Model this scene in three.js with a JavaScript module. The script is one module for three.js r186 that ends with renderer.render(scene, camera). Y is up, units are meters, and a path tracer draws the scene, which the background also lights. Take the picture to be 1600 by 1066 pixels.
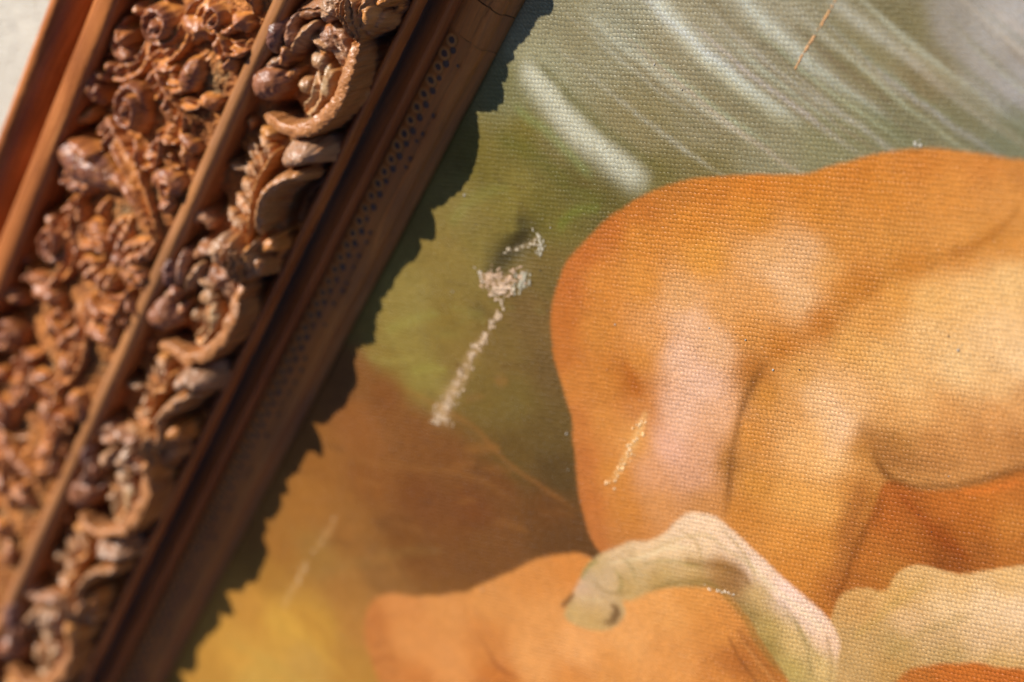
import * as THREE from 'three';
import { Sky } from 'three/addons/objects/Sky.js';
import { mergeGeometries, mergeVertices } from 'three/addons/utils/BufferGeometryUtils.js';
import { createNoise2D, createNoise3D } from 'simplex-noise';

// ------------------------------------------------------------------ camera, sky, sun, exposure
const scene = new THREE.Scene();
const MM = 0.001;
const camera = new THREE.PerspectiveCamera(2 * Math.atan(533 / 3587) * 180 / Math.PI, 1024 / 682, 0.02, 200);
const EYE = new THREE.Vector3(0.099667, 0.223122, -0.177961);
const FWD = new THREE.Vector3(-0.281597, -0.772048, 0.569776), CUP = new THREE.Vector3(-0.642515, -0.289308, -0.709559);
camera.position.copy(EYE); camera.up.copy(CUP); camera.lookAt(EYE.clone().add(FWD));
camera.focus = 0.2665; camera.userData.fStop = 12.5;
camera.updateMatrixWorld();

const SUN = new THREE.Vector3(-15.2, 13.4, -4.6).normalize();
const sky = new Sky(); sky.name = 'sky'; sky.scale.setScalar(150); sky.userData.kind = 'structure';
const su = sky.material.uniforms;
su.sunPosition.value.copy(SUN); su.turbidity.value = 7; su.rayleigh.value = 0.7; su.mieCoefficient.value = 0.004; su.mieDirectionalG.value = 0.8;
scene.add(sky);
scene.environmentIntensity = 0.12;
const sun = new THREE.DirectionalLight(new THREE.Color(1, 0.93, 0.79), 4.8);
sun.name = 'sun'; sun.position.copy(SUN).multiplyScalar(1.5); sun.target.position.set(0, 0, 0);
sun.castShadow = true; sun.shadow.mapSize.set(4096, 4096);
Object.assign(sun.shadow.camera, { left: -0.2, right: 0.2, top: 0.2, bottom: -0.2, near: 0.5, far: 3 });
sun.shadow.bias = -0.0002;
scene.add(sun, sun.target);
const renderer = new THREE.WebGLRenderer({ antialias: true });
renderer.setSize(1024, 682); renderer.shadowMap.enabled = true;
renderer.toneMapping = THREE.LinearToneMapping; renderer.toneMappingExposure = 1.42;

// ------------------------------------------------------------------ helpers
function rng(seed) { let a = seed >>> 0; return () => { a = (a + 0x6d2b79f5) | 0; let t = Math.imul(a ^ (a >>> 15), 1 | a); t = (t + Math.imul(t ^ (t >>> 7), 61 | t)) ^ t; return ((t ^ (t >>> 14)) >>> 0) / 4294967296; }; }
const N3 = createNoise3D(rng(11)), N2 = createNoise2D(rng(23));
const lin = (c) => { c /= 255; return c <= 0.04045 ? c / 12.92 : ((c + 0.055) / 1.055) ** 2.4; };
const unlin = (c) => { c = Math.min(1, Math.max(0, c)); return 255 * (c <= 0.0031308 ? 12.92 * c : 1.055 * c ** (1 / 2.4) - 0.055); };
const lerp = (a, b, t) => a + (b - a) * t, clamp = (x, a = 0, b = 1) => Math.min(b, Math.max(a, x));
const sstep = (a, b, x) => { const t = clamp((x - a) / (b - a)); return t * t * (3 - 2 * t); };
// measured points of the photograph, laid on the level h millimetres above the canvas; x across the frame, z along it, in millimetres
const RIGHT = new THREE.Vector3().crossVectors(FWD, CUP).normalize();
function lay(px, py, h = 0) {
  const d = FWD.clone().addScaledVector(RIGHT, (px - 800) / 3587).addScaledVector(CUP, -(py - 533) / 3587);
  const t = (h * MM - EYE.y) / d.y;
  return [(EYE.x + d.x * t) / MM, h, (EYE.z + d.z * t) / MM];
}
const taken = {};
function numbered(name) { const n = taken[name] = (taken[name] ?? -1) + 1; return n ? `${name}_${String(n).padStart(3, '0')}` : name; }
function finish(g) {                                   // millimetres to metres
  g.scale(MM, MM, MM); return g;
}
function part(name, g, m, parent, label) {
  const o = new THREE.Mesh(g, m); o.name = numbered(name); o.castShadow = o.receiveShadow = true;
  if (label) o.userData.label = label;
  parent.add(o); return o;
}

// the frame stands DROP millimetres lower than its measured levels; along one sight line from the eye that moves a run of moulding across
const DROP = 4.4;
const level = (x, y) => { if (y < 1) return [x, y]; const Y = y - DROP, ex = EYE.x / MM, ey = EYE.y / MM; return [ex + (x - ex) * (Y - ey) / (y - ey), Y]; };
const spot = (px, py, h) => lay(px, py, h - DROP);
const slide = (dy) => ([x, y]) => { const Y = y + dy, ex = EYE.x / MM, ey = EYE.y / MM; return [ex + (x - ex) * (Y - ey) / (y - ey), Y]; };   // along the sight line to another level
const unlevel = ([x, y]) => { if (y - 0 < -3) return [x, y]; const Y = y + DROP, ex = EYE.x / MM, ey = EYE.y / MM; return [ex + (x - ex) * (Y - ey) / (y - ey), Y]; };
const DENT = [lay(806, 385), lay(780, 440)], near2 = (q, x, z) => (x - q[0]) ** 2 + (z - q[2]) ** 2;
const canvasY = (x, z) => 0.12 * N2(x * 0.05, z * 0.05) - 0.5 * Math.exp(-near2(DENT[0], x, z) / 3.2) + 0.25 * Math.exp(-near2(DENT[1], x, z) / 5);   // slack canvas with a dent

// ------------------------------------------------------------------ textures and materials
function dataTex(w, h, f, srgb) {
  const d = new Uint8Array(w * h * 4);
  for (let y = 0; y < h; y++) for (let x = 0; x < w; x++) {
    const c = f(x, y); const i = (y * w + x) * 4;
    d[i] = c[0]; d[i + 1] = c[1]; d[i + 2] = c[2]; d[i + 3] = 255;
  }
  const t = new THREE.DataTexture(d, w, h); t.magFilter = THREE.LinearFilter; t.minFilter = THREE.LinearMipmapLinearFilter; t.generateMipmaps = true;
  t.wrapS = t.wrapT = THREE.RepeatWrapping; if (srgb) t.colorSpace = THREE.SRGBColorSpace; t.needsUpdate = true; return t;
}
// noise that tiles: blend of shifted copies
function tile2(u, v, per, sc, off = 0) {               // u, v in 0..1
  const a = N2(u * sc + off, v * sc), b = N2((u - 1) * sc + off, v * sc), c = N2(u * sc + off, (v - 1) * sc), d = N2((u - 1) * sc + off, (v - 1) * sc);
  return lerp(lerp(a, b, u), lerp(c, d, u), v);
}
// grain of stained wood: u across, v along; streaks, dark pores, worn patches (multiplier about a mid brown)
const grainMap = (base, dark, light, seed) => dataTex(512, 512, (x, y) => {
  const u = x / 512, v = y / 512;
  const w = tile2(u, v, 1, 3, seed) * 0.03;
  const st = lerp(N2((u + w) * 46 + seed, v * 2.2), N2((u + w) * 46 + seed, (v - 1) * 2.2), v) * 0.5 + lerp(N2((u + w) * 150, v * 6 + seed), N2((u + w) * 150, (v - 1) * 6 + seed), v) * 0.5;
  const patch = tile2(u, v, 1, 5, seed + 7), pore = sstep(0.55, 0.85, lerp(N2(u * 190, v * 14 + seed), N2(u * 190, (v - 1) * 14 + seed), v));
  const wear = sstep(0.25, 0.75, tile2(u, v, 1, 9, seed + 31) * 0.6 + st * 0.5);
  let c = [0, 1, 2].map((k) => lerp(base[k], light[k], wear * 0.7));
  const dk = clamp(0.28 - st * 0.35 - patch * 0.3) * 0.9 + pore * 0.45;
  c = c.map((q, k) => lerp(q, dark[k], clamp(dk)));
  return c;
}, true);
const fineBump = dataTex(512, 512, (x, y) => {
  const u = x / 512, v = y / 512;
  const q = 128 + 60 * tile2(u, v, 1, 70, 3) + 45 * tile2(u, v, 1, 160, 9) + 20 * tile2(u, v, 1, 22, 5);
  return [q, q, q];
});
const roughMap = dataTex(256, 256, (x, y) => {
  const u = x / 256, v = y / 256, q = clamp(0.72 + 0.22 * tile2(u, v, 1, 12, 2) + 0.16 * tile2(u, v, 1, 50, 6), 0.35, 1) * 255;
  return [q, q, q];
});
const mottle = dataTex(512, 512, (x, y) => {            // dusty mottling that multiplies vertex colour
  const u = x / 512, v = y / 512;
  const n = 0.5 * tile2(u, v, 1, 10, 40) + 0.35 * tile2(u, v, 1, 34, 41) + 0.35 * tile2(u, v, 1, 110, 42);
  const g = sstep(0.15, 0.7, tile2(u, v, 1, 16, 47) + 0.4 * tile2(u, v, 1, 60, 48));    // greyish dust
  const b = 236 + 42 * n;
  return [clamp(b, 120, 255), clamp(b - 3 + 5 * g, 110, 255), clamp(b - 12 + 12 * g, 90, 255)];
}, true);
const M = {};
M.rail = new THREE.MeshPhysicalMaterial({ map: grainMap([190, 116, 62], [104, 54, 28], [206, 140, 86], 5), roughness: 0.5, bumpMap: fineBump, bumpScale: 0.00012, roughnessMap: roughMap, specularIntensity: 0.6 });
M.cove = new THREE.MeshPhysicalMaterial({ map: grainMap([186, 112, 62], [126, 72, 42], [200, 128, 78], 15), roughness: 0.6, bumpMap: fineBump, bumpScale: 0.00012, roughnessMap: roughMap, specularIntensity: 0.5 });
M.lip = new THREE.MeshPhysicalMaterial({ map: grainMap([216, 132, 62], [132, 88, 60], [224, 152, 84], 25), roughness: 0.55, bumpMap: fineBump, bumpScale: 0.0002, roughnessMap: roughMap, specularIntensity: 0.5 });
M.dark = new THREE.MeshStandardMaterial({ color: new THREE.Color(0.03, 0.016, 0.01), roughness: 0.9 });
M.brass = new THREE.MeshPhysicalMaterial({ map: grainMap([164, 108, 62], [104, 70, 44], [186, 132, 80], 35), roughness: 0.55, roughnessMap: roughMap, bumpMap: fineBump, bumpScale: 0.00006 });
M.ground = new THREE.MeshStandardMaterial({ vertexColors: true, map: mottle, roughness: 0.9, bumpMap: fineBump, bumpScale: 0.0005 });
M.carve = new THREE.MeshPhysicalMaterial({ vertexColors: true, map: mottle, roughness: 0.5, roughnessMap: roughMap, bumpMap: fineBump, bumpScale: 0.00014, clearcoat: 0.12, clearcoatRoughness: 0.4 });
M.worn = new THREE.MeshPhysicalMaterial({ vertexColors: true, map: mottle, roughness: 0.55, roughnessMap: roughMap, bumpMap: fineBump, bumpScale: 0.00014, clearcoat: 0.15, clearcoatRoughness: 0.4 });

// base colours (linear)
const OCHRE = [0.60, 0.225, 0.05], TAN = [0.56, 0.24, 0.072], RED = [0.27, 0.085, 0.032], DARKRED = [0.125, 0.045, 0.026], GREYTAN = [0.36, 0.24, 0.15], RUST = [0.40, 0.135, 0.035];
const mix3 = (a, b, t) => [lerp(a[0], b[0], t), lerp(a[1], b[1], t), lerp(a[2], b[2], t)];

// ------------------------------------------------------------------ carving tools
// Each ornament is a rise above the canvas level, given in millimetres over its own patch of the frame; a band of carving joins its ornaments
// into one surface with worn, filled joints and is then cut into one mesh per ornament.
const SEC = {
  round: (c, s) => s,
  flat: (c, s) => Math.pow(s, 0.55),
  channel: (c, s) => Math.pow(s, 0.5) * (1 - 0.6 * Math.pow(1 - c * c, 2)),
  ridge: (c, s) => Math.pow(s, 0.8) * (1 - 0.45 * Math.abs(c)) * 1.15,
  leaf: (c, s, k) => Math.pow(s, 0.8) * (0.66 + 0.36 * Math.min(1, Math.abs(c) * 2.6)) * (1 + 0.09 * Math.cos(c * 9 + k * 26)),
  fan: (c, s) => Math.pow(s, 0.8) * (1 + 0.2 * Math.cos(c * 15)),
  tilt: (c, s) => s * (0.8 + 0.45 * c),
};
const listAt = (list, s) => { if (typeof list === 'number') return list; const k = s * (list.length - 1), i = Math.min(list.length - 2, Math.floor(k)), f = k - i; return lerp(list[i], list[i + 1], f * f * (3 - 2 * f) * 0.5 + f * 0.5); };
function stroke(pts, w, h, o = {}) {
  const { sec = 'round', cap = 0.16, cap2 = cap, lobes = 0, wind = false } = o;
  const curve = new THREE.CatmullRomCurve3(pts.map((q) => new THREE.Vector3(...q)), false, 'centripetal');
  const n = Math.max(18, pts.length * 6), S = [], R = (typeof w === 'number' ? w : Math.max(...w)) + 1.3;
  const box = [1e9, -1e9, 1e9, -1e9];
  for (let i = 0; i <= n; i++) {
    const s = i / n, P = curve.getPoint(s);
    let e = 1; if (cap && s < cap) e = Math.sqrt(Math.max(0.02, 1 - (1 - s / cap) ** 2)); if (cap2 && s > 1 - cap2) e = Math.min(e, Math.sqrt(Math.max(0.02, 1 - (1 - (1 - s) / cap2) ** 2)));
    const lob = lobes ? 0.7 + 0.36 * Math.abs(Math.sin(Math.PI * lobes * s)) : 1;
    S.push([P.x, P.z, P.y, listAt(w, s) * e * lob, listAt(h, s) * (0.35 + 0.65 * e), s]);
    box[0] = Math.min(box[0], P.x - R); box[1] = Math.max(box[1], P.x + R); box[2] = Math.min(box[2], P.z - R); box[3] = Math.max(box[3], P.z + R);
  }
  const sf = SEC[sec];
  const f = (x, z) => {
    let best = 1e9, sd = 0, W = 0, Hh = 0, y = 0, ss = 0, top = -1e9;
    for (let i = 1; i < S.length; i++) {
      const A = S[i - 1], B = S[i], dx = B[0] - A[0], dz = B[1] - A[1], t = clamp(((x - A[0]) * dx + (z - A[1]) * dz) / (dx * dx + dz * dz + 1e-9));
      const ex = x - A[0] - dx * t, ez = z - A[1] - dz * t, d = ex * ex + ez * ez;
      if (wind) { const Wi = lerp(A[3], B[3], t), q = 1 - d / (Wi * Wi); if (q > 0) top = Math.max(top, lerp(A[2], B[2], t) + lerp(A[4], B[4], t) * sf(Math.sqrt(1 - q), Math.sqrt(q), 0)); } else if (d < best) { best = d; sd = Math.sign(dx * ez - dz * ex) || 1; W = lerp(A[3], B[3], t); Hh = lerp(A[4], B[4], t); y = lerp(A[2], B[2], t); ss = lerp(A[5], B[5], t); }
    }
    if (wind) return top;
    const dd = Math.sqrt(best), c = dd / W; return c >= 1 ? (dd - W > 1.3 ? -1e9 : y - (dd - W) * 5) : y + Hh * sf(c * sd, Math.sqrt(1 - c * c), ss);
  };
  return { f, box, ...o, tall: typeof h === 'number' ? h : Math.max(...h) };
}
function knob([x, y, z], rx, ry, rz, o = {}) {
  const { turn = 0, groove = 0, hand = 1, wind = 1.3 } = o, C = Math.cos(turn), Sn = Math.sin(turn), R = Math.max(rx, rz);
  const f = (px, pz) => {
    const dx = px - x, dz = pz - z, a = (dx * C + dz * Sn) / rx, b = (-dx * Sn + dz * C) / rz, q = a * a + b * b; if (q >= 1) { const dd = (Math.sqrt(q) - 1) * Math.min(rx, rz); return dd > 1.3 ? -1e9 : y - dd * 5; }
    let up = ry * Math.sqrt(1 - q);
    if (groove) { const r = Math.sqrt(q), ph = Math.atan2(b, a) * hand + r * Math.PI * 2 * wind; up -= groove * Math.pow(0.5 + 0.5 * Math.cos(ph), 2) * sstep(1, 0.75, r) * (0.35 + 0.65 * sstep(0.05, 0.4, r)); }
    return y + up;
  };
  return { f, box: [x - R - 1.3, x + R + 1.3, z - R - 1.3, z + R + 1.3], tall: ry, ...o };
}
function coil([x, y, z], R, o = {}) {
  const { turns = 1.5, start = 0, hand = 1, rise = 1.6, squash = 1, axis = 0, high = 2.2 } = o, pts = [], k = 16;
  for (let i = 0; i <= k; i++) {
    const s = i / k, a = start + hand * s * turns * Math.PI * 2, r = R * (1 - 0.85 * s) * 0.72, X = Math.cos(a) * r, Z = Math.sin(a) * r * squash;
    pts.push([x + X * Math.cos(axis) - Z * Math.sin(axis), y + rise * Math.pow(s, 0.8), z + X * Math.sin(axis) + Z * Math.cos(axis)]);
  }
  return stroke(pts, [R * 0.36, R * 0.34, R * 0.26, R * 0.2], [high, high, high * 0.8, high * 0.7], { cap: 0.08, wind: true, ...o });
}
const joined = (list, o = {}) => ({ f: (x, z) => { let t = -1e9; for (const p of list) if (x >= p.box[0] && x <= p.box[1] && z >= p.box[2] && z <= p.box[3]) t = Math.max(t, p.f(x, z)); return t; }, box: [0, 1, 2, 3].map((k) => (k % 2 ? Math.max : Math.min)(...list.map((p) => p.box[k]))), tall: list[0].tall, ...o });
// a leaf with a rib and curling lobes that overlap along it
function plume(pts, W, h, n, o = {}) {
  const curve = new THREE.CatmullRomCurve3(pts.map((q) => new THREE.Vector3(...q)), false, 'centripetal'), list = [];
  list.push(stroke(pts, [W * 0.16, W * 0.24, W * 0.2, W * 0.1], [h * 0.8, h, h * 0.95, h * 0.6], { cap: 0.06 }));
  for (let i = 0; i < n; i++) for (const sd of [-1, 1]) {
    const s = (i + 0.5 + sd * 0.12) / n * 0.86, A = curve.getPoint(s), B = curve.getPoint(Math.min(1, s + 0.5 / n)), C = curve.getPoint(Math.min(1, s + 0.62 / n)), T = curve.getTangent(s), l = Math.hypot(T.x, T.z) || 1, X = -T.z / l * sd, Z = T.x / l * sd, w = W * (0.62 + 0.5 * Math.sin(Math.PI * (0.15 + 0.8 * s)));
    list.push(stroke([[A.x, A.y, A.z], [B.x + X * w * 0.62, B.y + 0.3, B.z + Z * w * 0.62], [C.x + X * w, C.y, C.z + Z * w], [A.x * 0.25 + C.x * 0.75 + X * w * 1.05, C.y - 0.2, A.z * 0.25 + C.z * 0.75 + Z * w * 1.05]], [W * 0.22, W * 0.34, W * 0.26, W * 0.12], [h * 0.7, h * 0.95, h * 0.8, h * 0.4], { sec: i % 2 ? 'channel' : 'tilt', cap: 0.12 }));
  }
  return joined(list, o);
}
// a snail curl: a rim that winds in upon a domed eye
function snail([x, y, z], rx, rz, turn, o = {}) {
  const { hand = 1, from = 0, turns = 1.35, high = 2.4 } = o, pts = [], C = Math.cos(turn), S = Math.sin(turn);
  for (let i = 0; i <= 16; i++) { const s = i / 16, a = from + hand * s * turns * Math.PI * 2, k = 0.8 - 0.46 * s, X = Math.cos(a) * rx * k, Z = Math.sin(a) * rz * k; pts.push([x + X * C - Z * S, y + 0.9 * s, z + X * S + Z * C]); }
  const m = Math.min(rx, rz);
  return joined([stroke(pts, [m * 0.2, m * 0.26, m * 0.22, m * 0.16], [high * 0.75, high * 0.92, high * 0.9, high * 0.85], { wind: true, cap: 0.08 }), knob([x, y + 0.5, z], rx * 0.36, high * 1.1, rz * 0.36, { turn }), knob([x, y - 0.3, z], rx * 0.92, high * 0.98, rz * 0.92, { turn })], { tall: high, ...o });
}
// a bowl wall: the rim runs along pts, rounded, its outside swelling down to the level foot
function bowl(pts, wall, swell, foot, o = {}) {
  const rim = stroke(pts, 1, 1, {}), curve = new THREE.CatmullRomCurve3(pts.map((q) => new THREE.Vector3(...q)), false, 'centripetal'), S = [], n = 60, hand = o.hand ?? 1;
  for (let i = 0; i <= n; i++) { const P = curve.getPoint(i / n); S.push([P.x, P.z, P.y]); }
  const R = wall + swell, f = (x, z) => {
    let best = 1e9, sd = 0, y = 0, s = 0, end = false;
    for (let i = 1; i <= n; i++) { const A = S[i - 1], B = S[i], dx = B[0] - A[0], dz = B[1] - A[1], t = clamp(((x - A[0]) * dx + (z - A[1]) * dz) / (dx * dx + dz * dz + 1e-9)), ex = x - A[0] - dx * t, ez = z - A[1] - dz * t, d = ex * ex + ez * ez; if (d < best) { best = d; sd = (Math.sign(dx * ez - dz * ex) || 1) * hand; y = lerp(A[2], B[2], t); s = (i - 1 + t) / n; } }
    const e = Math.pow(Math.sin(Math.PI * clamp(s, 0.01, 0.99)), 0.4), d = Math.sqrt(best) * sd, w = wall * (0.5 + 0.5 * e);
    let r = -1e9; if (Math.abs(d) < w) r = y + wall * 0.5 * e * Math.sqrt(1 - (d / w) ** 2);
    const q = d / (w + swell * e); if (d > 0 && q < 1) r = Math.max(r, foot + (y - foot) * Math.pow(1 - q, 0.8));
    return r;
  };
  const b = rim.box; return { f, box: [b[0] - R, b[1] + R, b[2] - R, b[3] + R], tall: 3, ...o };
}
const smax = (a, b, k) => { const h = Math.max(k - Math.abs(a - b), 0) / k; return Math.max(a, b) + h * h * k * 0.25; };
// one band of carving
function carve(band, pieces, name, m, fit) {
  const { x0, x1, z0, z1, step, ground, cuts = [], pits = [], grit = 0.3 } = band;
  const nx = Math.round((x1 - x0) / step) + 1, nz = Math.round((z1 - z0) / step) + 1, H = new Float32Array(nx * nz), G = new Float32Array(nx * nz), raw = new Float32Array(nx * nz), id = new Int16Array(nx * nz).fill(-1);
  for (let j = 0; j < nz; j++) for (let i = 0; i < nx; i++) {
    const x = x0 + i * step, z = z0 + j * step, k = j * nx + i;
    let y = ground(x, z) + grit * (0.55 * N3(x * 0.5, z * 0.5, 3) + 0.5 * N3(x * 1.3, z * 1.3, 6) + 0.5 * N3(x * 2.9, z * 2.9, 9) - 0.5 * Math.max(0, N3(x * 1.9, z * 1.9, 12)));
    for (const [px, pz, r, d] of pits) { const q = ((x - px) ** 2 + (z - pz) ** 2) / (r * r); if (q < 4) y -= d * Math.exp(-q * 1.2); }
    G[k] = H[k] = y; raw[k] = y + 0.1;
  }
  pieces.forEach((p, n) => {
    const i0 = Math.max(0, Math.floor((p.box[0] - x0) / step)), i1 = Math.min(nx - 1, Math.ceil((p.box[1] - x0) / step)), j0 = Math.max(0, Math.floor((p.box[2] - z0) / step)), j1 = Math.min(nz - 1, Math.ceil((p.box[3] - z0) / step)), rough = p.rough ?? 0.12, sd = p.seed ?? 0;
    for (let j = j0; j <= j1; j++) for (let i = i0; i <= i1; i++) {
      const x = x0 + i * step, z = z0 + j * step, k = j * nx + i;
      const wx = x + 0.16 * N3(x * 0.9, z * 0.9, sd + 20), wz = z + 0.16 * N3(x * 0.9, z * 0.9, sd + 40);
      let y = p.f(wx, wz); if (y < -1e8) continue;
      y += rough * (0.9 * N3(x * 0.55, z * 0.55, sd) + 0.45 * N3(x * 1.7, z * 1.7, sd + 5) + 0.2 * N3(x * 4, z * 4, sd));
      if (y > raw[k]) { raw[k] = y; id[k] = n; }
      H[k] = smax(H[k], y, 0.28);
    }
  });
  for (const c of cuts) { const i0 = Math.max(0, Math.floor((c.box[0] - x0) / step)), i1 = Math.min(nx - 1, Math.ceil((c.box[1] - x0) / step)), j0 = Math.max(0, Math.floor((c.box[2] - z0) / step)), j1 = Math.min(nz - 1, Math.ceil((c.box[3] - z0) / step)); for (let j = j0; j <= j1; j++) for (let i = i0; i <= i1; i++) { const q = c.f(x0 + i * step + 0.15 * N2(i * 0.09, j * 0.09), z0 + j * step + 0.15 * N2(i * 0.09 + 9, j * 0.09)); if (q > 0) H[j * nx + i] -= q; } }
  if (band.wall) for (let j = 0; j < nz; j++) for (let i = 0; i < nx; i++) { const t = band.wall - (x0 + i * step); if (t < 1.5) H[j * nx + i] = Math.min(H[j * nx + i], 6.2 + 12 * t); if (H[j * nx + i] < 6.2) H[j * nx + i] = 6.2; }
  // how far a point stands proud of its neighbourhood: dust stays in hollows, handling polishes the tops
  const blur = (src, r) => { const t = new Float32Array(src.length), u = new Float32Array(src.length); for (let j = 0; j < nz; j++) { let s = 0; for (let i = -r; i < nx; i++) { s += src[j * nx + Math.min(nx - 1, i + r)] - (i - r - 1 >= 0 ? src[j * nx + i - r - 1] : i > -r ? src[j * nx] : 0); if (i === -r) s = src[j * nx] * (2 * r + 1); if (i >= 0) t[j * nx + i] = s; } } for (let i = 0; i < nx; i++) for (let j = 0; j < nz; j++) { let s = 0; for (let q = -r; q <= r; q += 2) s += t[clamp(j + q, 0, nz - 1) * nx + i]; u[j * nx + i] = s / ((2 * r + 1) * (r + 1)); } return u; };
  const B = blur(H, Math.round(0.9 / step));
  const nor = new Float32Array(nx * nz * 3), col = new Float32Array(nx * nz * 3);
  for (let j = 0; j < nz; j++) for (let i = 0; i < nx; i++) {
    const k = j * nx + i, x = x0 + i * step, z = z0 + j * step;
    const gx = (H[j * nx + Math.min(nx - 1, i + 1)] - H[j * nx + Math.max(0, i - 1)]) / (2 * step), gz = (H[Math.min(nz - 1, j + 1) * nx + i] - H[Math.max(0, j - 1) * nx + i]) / (2 * step), l = Math.hypot(gx, 1, gz);
    nor[3 * k] = -gx / l; nor[3 * k + 1] = 1 / l; nor[3 * k + 2] = -gz / l;
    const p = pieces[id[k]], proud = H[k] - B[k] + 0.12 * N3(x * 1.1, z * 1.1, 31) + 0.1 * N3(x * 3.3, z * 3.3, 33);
    let c;
    if (!p && band.wall && H[k] < 8.6) c = mix3([0.17, 0.062, 0.025], [0.26, 0.1, 0.036], sstep(-0.3, 0.5, N3(x * 0.8, H[k] * 0.3, z * 0.8))); else if (!p) { const q = sstep(-0.35, 0.35, proud + 0.3 * N3(x * 0.3, z * 0.3, 77)); c = mix3(mix3(RUST, [0.30, 0.17, 0.075], sstep(0, 0.6, N3(x * 0.2, z * 0.2, 55))), OCHRE, q); } else {  // low steep wall: its shade is put into the colour as a darker brown
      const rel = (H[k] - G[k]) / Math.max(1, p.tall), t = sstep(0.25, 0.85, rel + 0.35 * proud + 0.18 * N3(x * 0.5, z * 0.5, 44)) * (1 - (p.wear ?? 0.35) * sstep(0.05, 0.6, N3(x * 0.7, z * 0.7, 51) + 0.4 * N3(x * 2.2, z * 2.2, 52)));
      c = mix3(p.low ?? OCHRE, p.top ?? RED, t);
      const dust = sstep(0.25, 0.75, N3(x * 0.55, z * 0.55, 61) + 0.45 * N3(x * 2, z * 2, 62)) * sstep(0.1, -0.5, proud) * 0.3; c = mix3(c, GREYTAN, dust);
    }
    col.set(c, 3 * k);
  }
  const groups = pieces.map(() => []); const floor = [];
  for (let j = 0; j < nz - 1; j++) for (let i = 0; i < nx - 1; i++) { const a = j * nx + i, b = a + 1, c = a + nx, d = c + 1; for (const t of [[a, c, b], [b, c, d]]) { const v = id[t[0]] === id[t[1]] ? id[t[0]] : id[t[2]]; (v < 0 ? floor : groups[v]).push(...t); } }
  const build = (tri, mat, title, label) => {
    if (tri.length < 90) { if (mat !== m) for (const q of tri) floor.push(q); return; }
    const map = new Map(), pos = [], nn = [], cc = [], uv = [], idx = [];
    for (const v of tri) { let q = map.get(v); if (q === undefined) { q = map.size; map.set(v, q); const x = x0 + (v % nx) * step, z = z0 + Math.floor(v / nx) * step; pos.push(x * MM, H[v] * MM, z * MM); nn.push(nor[3 * v], nor[3 * v + 1], nor[3 * v + 2]); cc.push(col[3 * v], col[3 * v + 1], col[3 * v + 2]); uv.push((x + H[v] * 0.6) / fit, (z - H[v] * 0.4) / fit); } idx.push(q); }
    const g = new THREE.BufferGeometry();
    g.setAttribute('position', new THREE.Float32BufferAttribute(pos, 3)); g.setAttribute('normal', new THREE.Float32BufferAttribute(nn, 3)); g.setAttribute('color', new THREE.Float32BufferAttribute(cc, 3)); g.setAttribute('uv', new THREE.Float32BufferAttribute(uv, 2)); g.setIndex(idx);
    part(title, g, mat, frame, label);
  };
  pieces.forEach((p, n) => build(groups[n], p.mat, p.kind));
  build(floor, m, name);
}
// a run of moulding along z: profile [x, y] points, smooth or with arrises
function moulding(profile, z0, z1, step, o = {}) {
  const { wob = 0.05, colour = null, sub = 1, seed = 0, smooth = true, fit = 40, close = true, bumps = 0 } = o;
  const pts = [];
  profile = profile.map((q) => level(...q));
  for (let i = 0; i < profile.length - 1; i++) for (let k = 0; k < sub; k++) pts.push([lerp(profile[i][0], profile[i + 1][0], k / sub), lerp(profile[i][1], profile[i + 1][1], k / sub)]);
  pts.push(profile[profile.length - 1]);
  const arc = [0]; for (let i = 1; i < pts.length; i++) arc.push(arc[i - 1] + Math.hypot(pts[i][0] - pts[i - 1][0], pts[i][1] - pts[i - 1][1]));
  const n = Math.round((z1 - z0) / step), m = pts.length, pos = [], idx = [], uv = [], col = [];
  for (let i = 0; i <= n; i++) {
    const z = lerp(z0, z1, i / n);
    for (let j = 0; j < m; j++) {
      const [x, y] = pts[j];
      let dx = wob * (N3(arc[j] * 0.12 + seed, z * 0.03, 1) + 0.5 * N3(arc[j] * 0.5 + seed, z * 0.22, 4)), dy = wob * (N3(arc[j] * 0.12, z * 0.03 + seed, 9) + 0.5 * N3(arc[j] * 0.5, z * 0.22 + seed, 14));
      if (bumps) dy += bumps * (0.5 * N3(x * 0.5, z * 0.5, seed) + 0.35 * N3(x * 1.2, z * 1.2, seed + 3) + 0.4 * N3(x * 2.7, z * 2.7, seed + 6));
      pos.push(x + dx, y + dy, z); uv.push(arc[j] / fit + seed * 0.13, z / (fit * 2.2));
      if (colour) col.push(...colour(x, y + dy - 0, z, dy));
    }
    if (i) for (let j = 0; j < m - 1; j++) { const a = (i - 1) * m + j, b = a + 1, c = i * m + j, d = c + 1; idx.push(a, c, b, b, c, d); }
  }
  let g = new THREE.BufferGeometry();
  g.setAttribute('position', new THREE.Float32BufferAttribute(pos, 3)); g.setAttribute('uv', new THREE.Float32BufferAttribute(uv, 2));
  if (colour) g.setAttribute('color', new THREE.Float32BufferAttribute(col, 3));
  g.setIndex(idx); if (!smooth) g = g.toNonIndexed(); g.computeVertexNormals();
  return finish(g);
}

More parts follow.
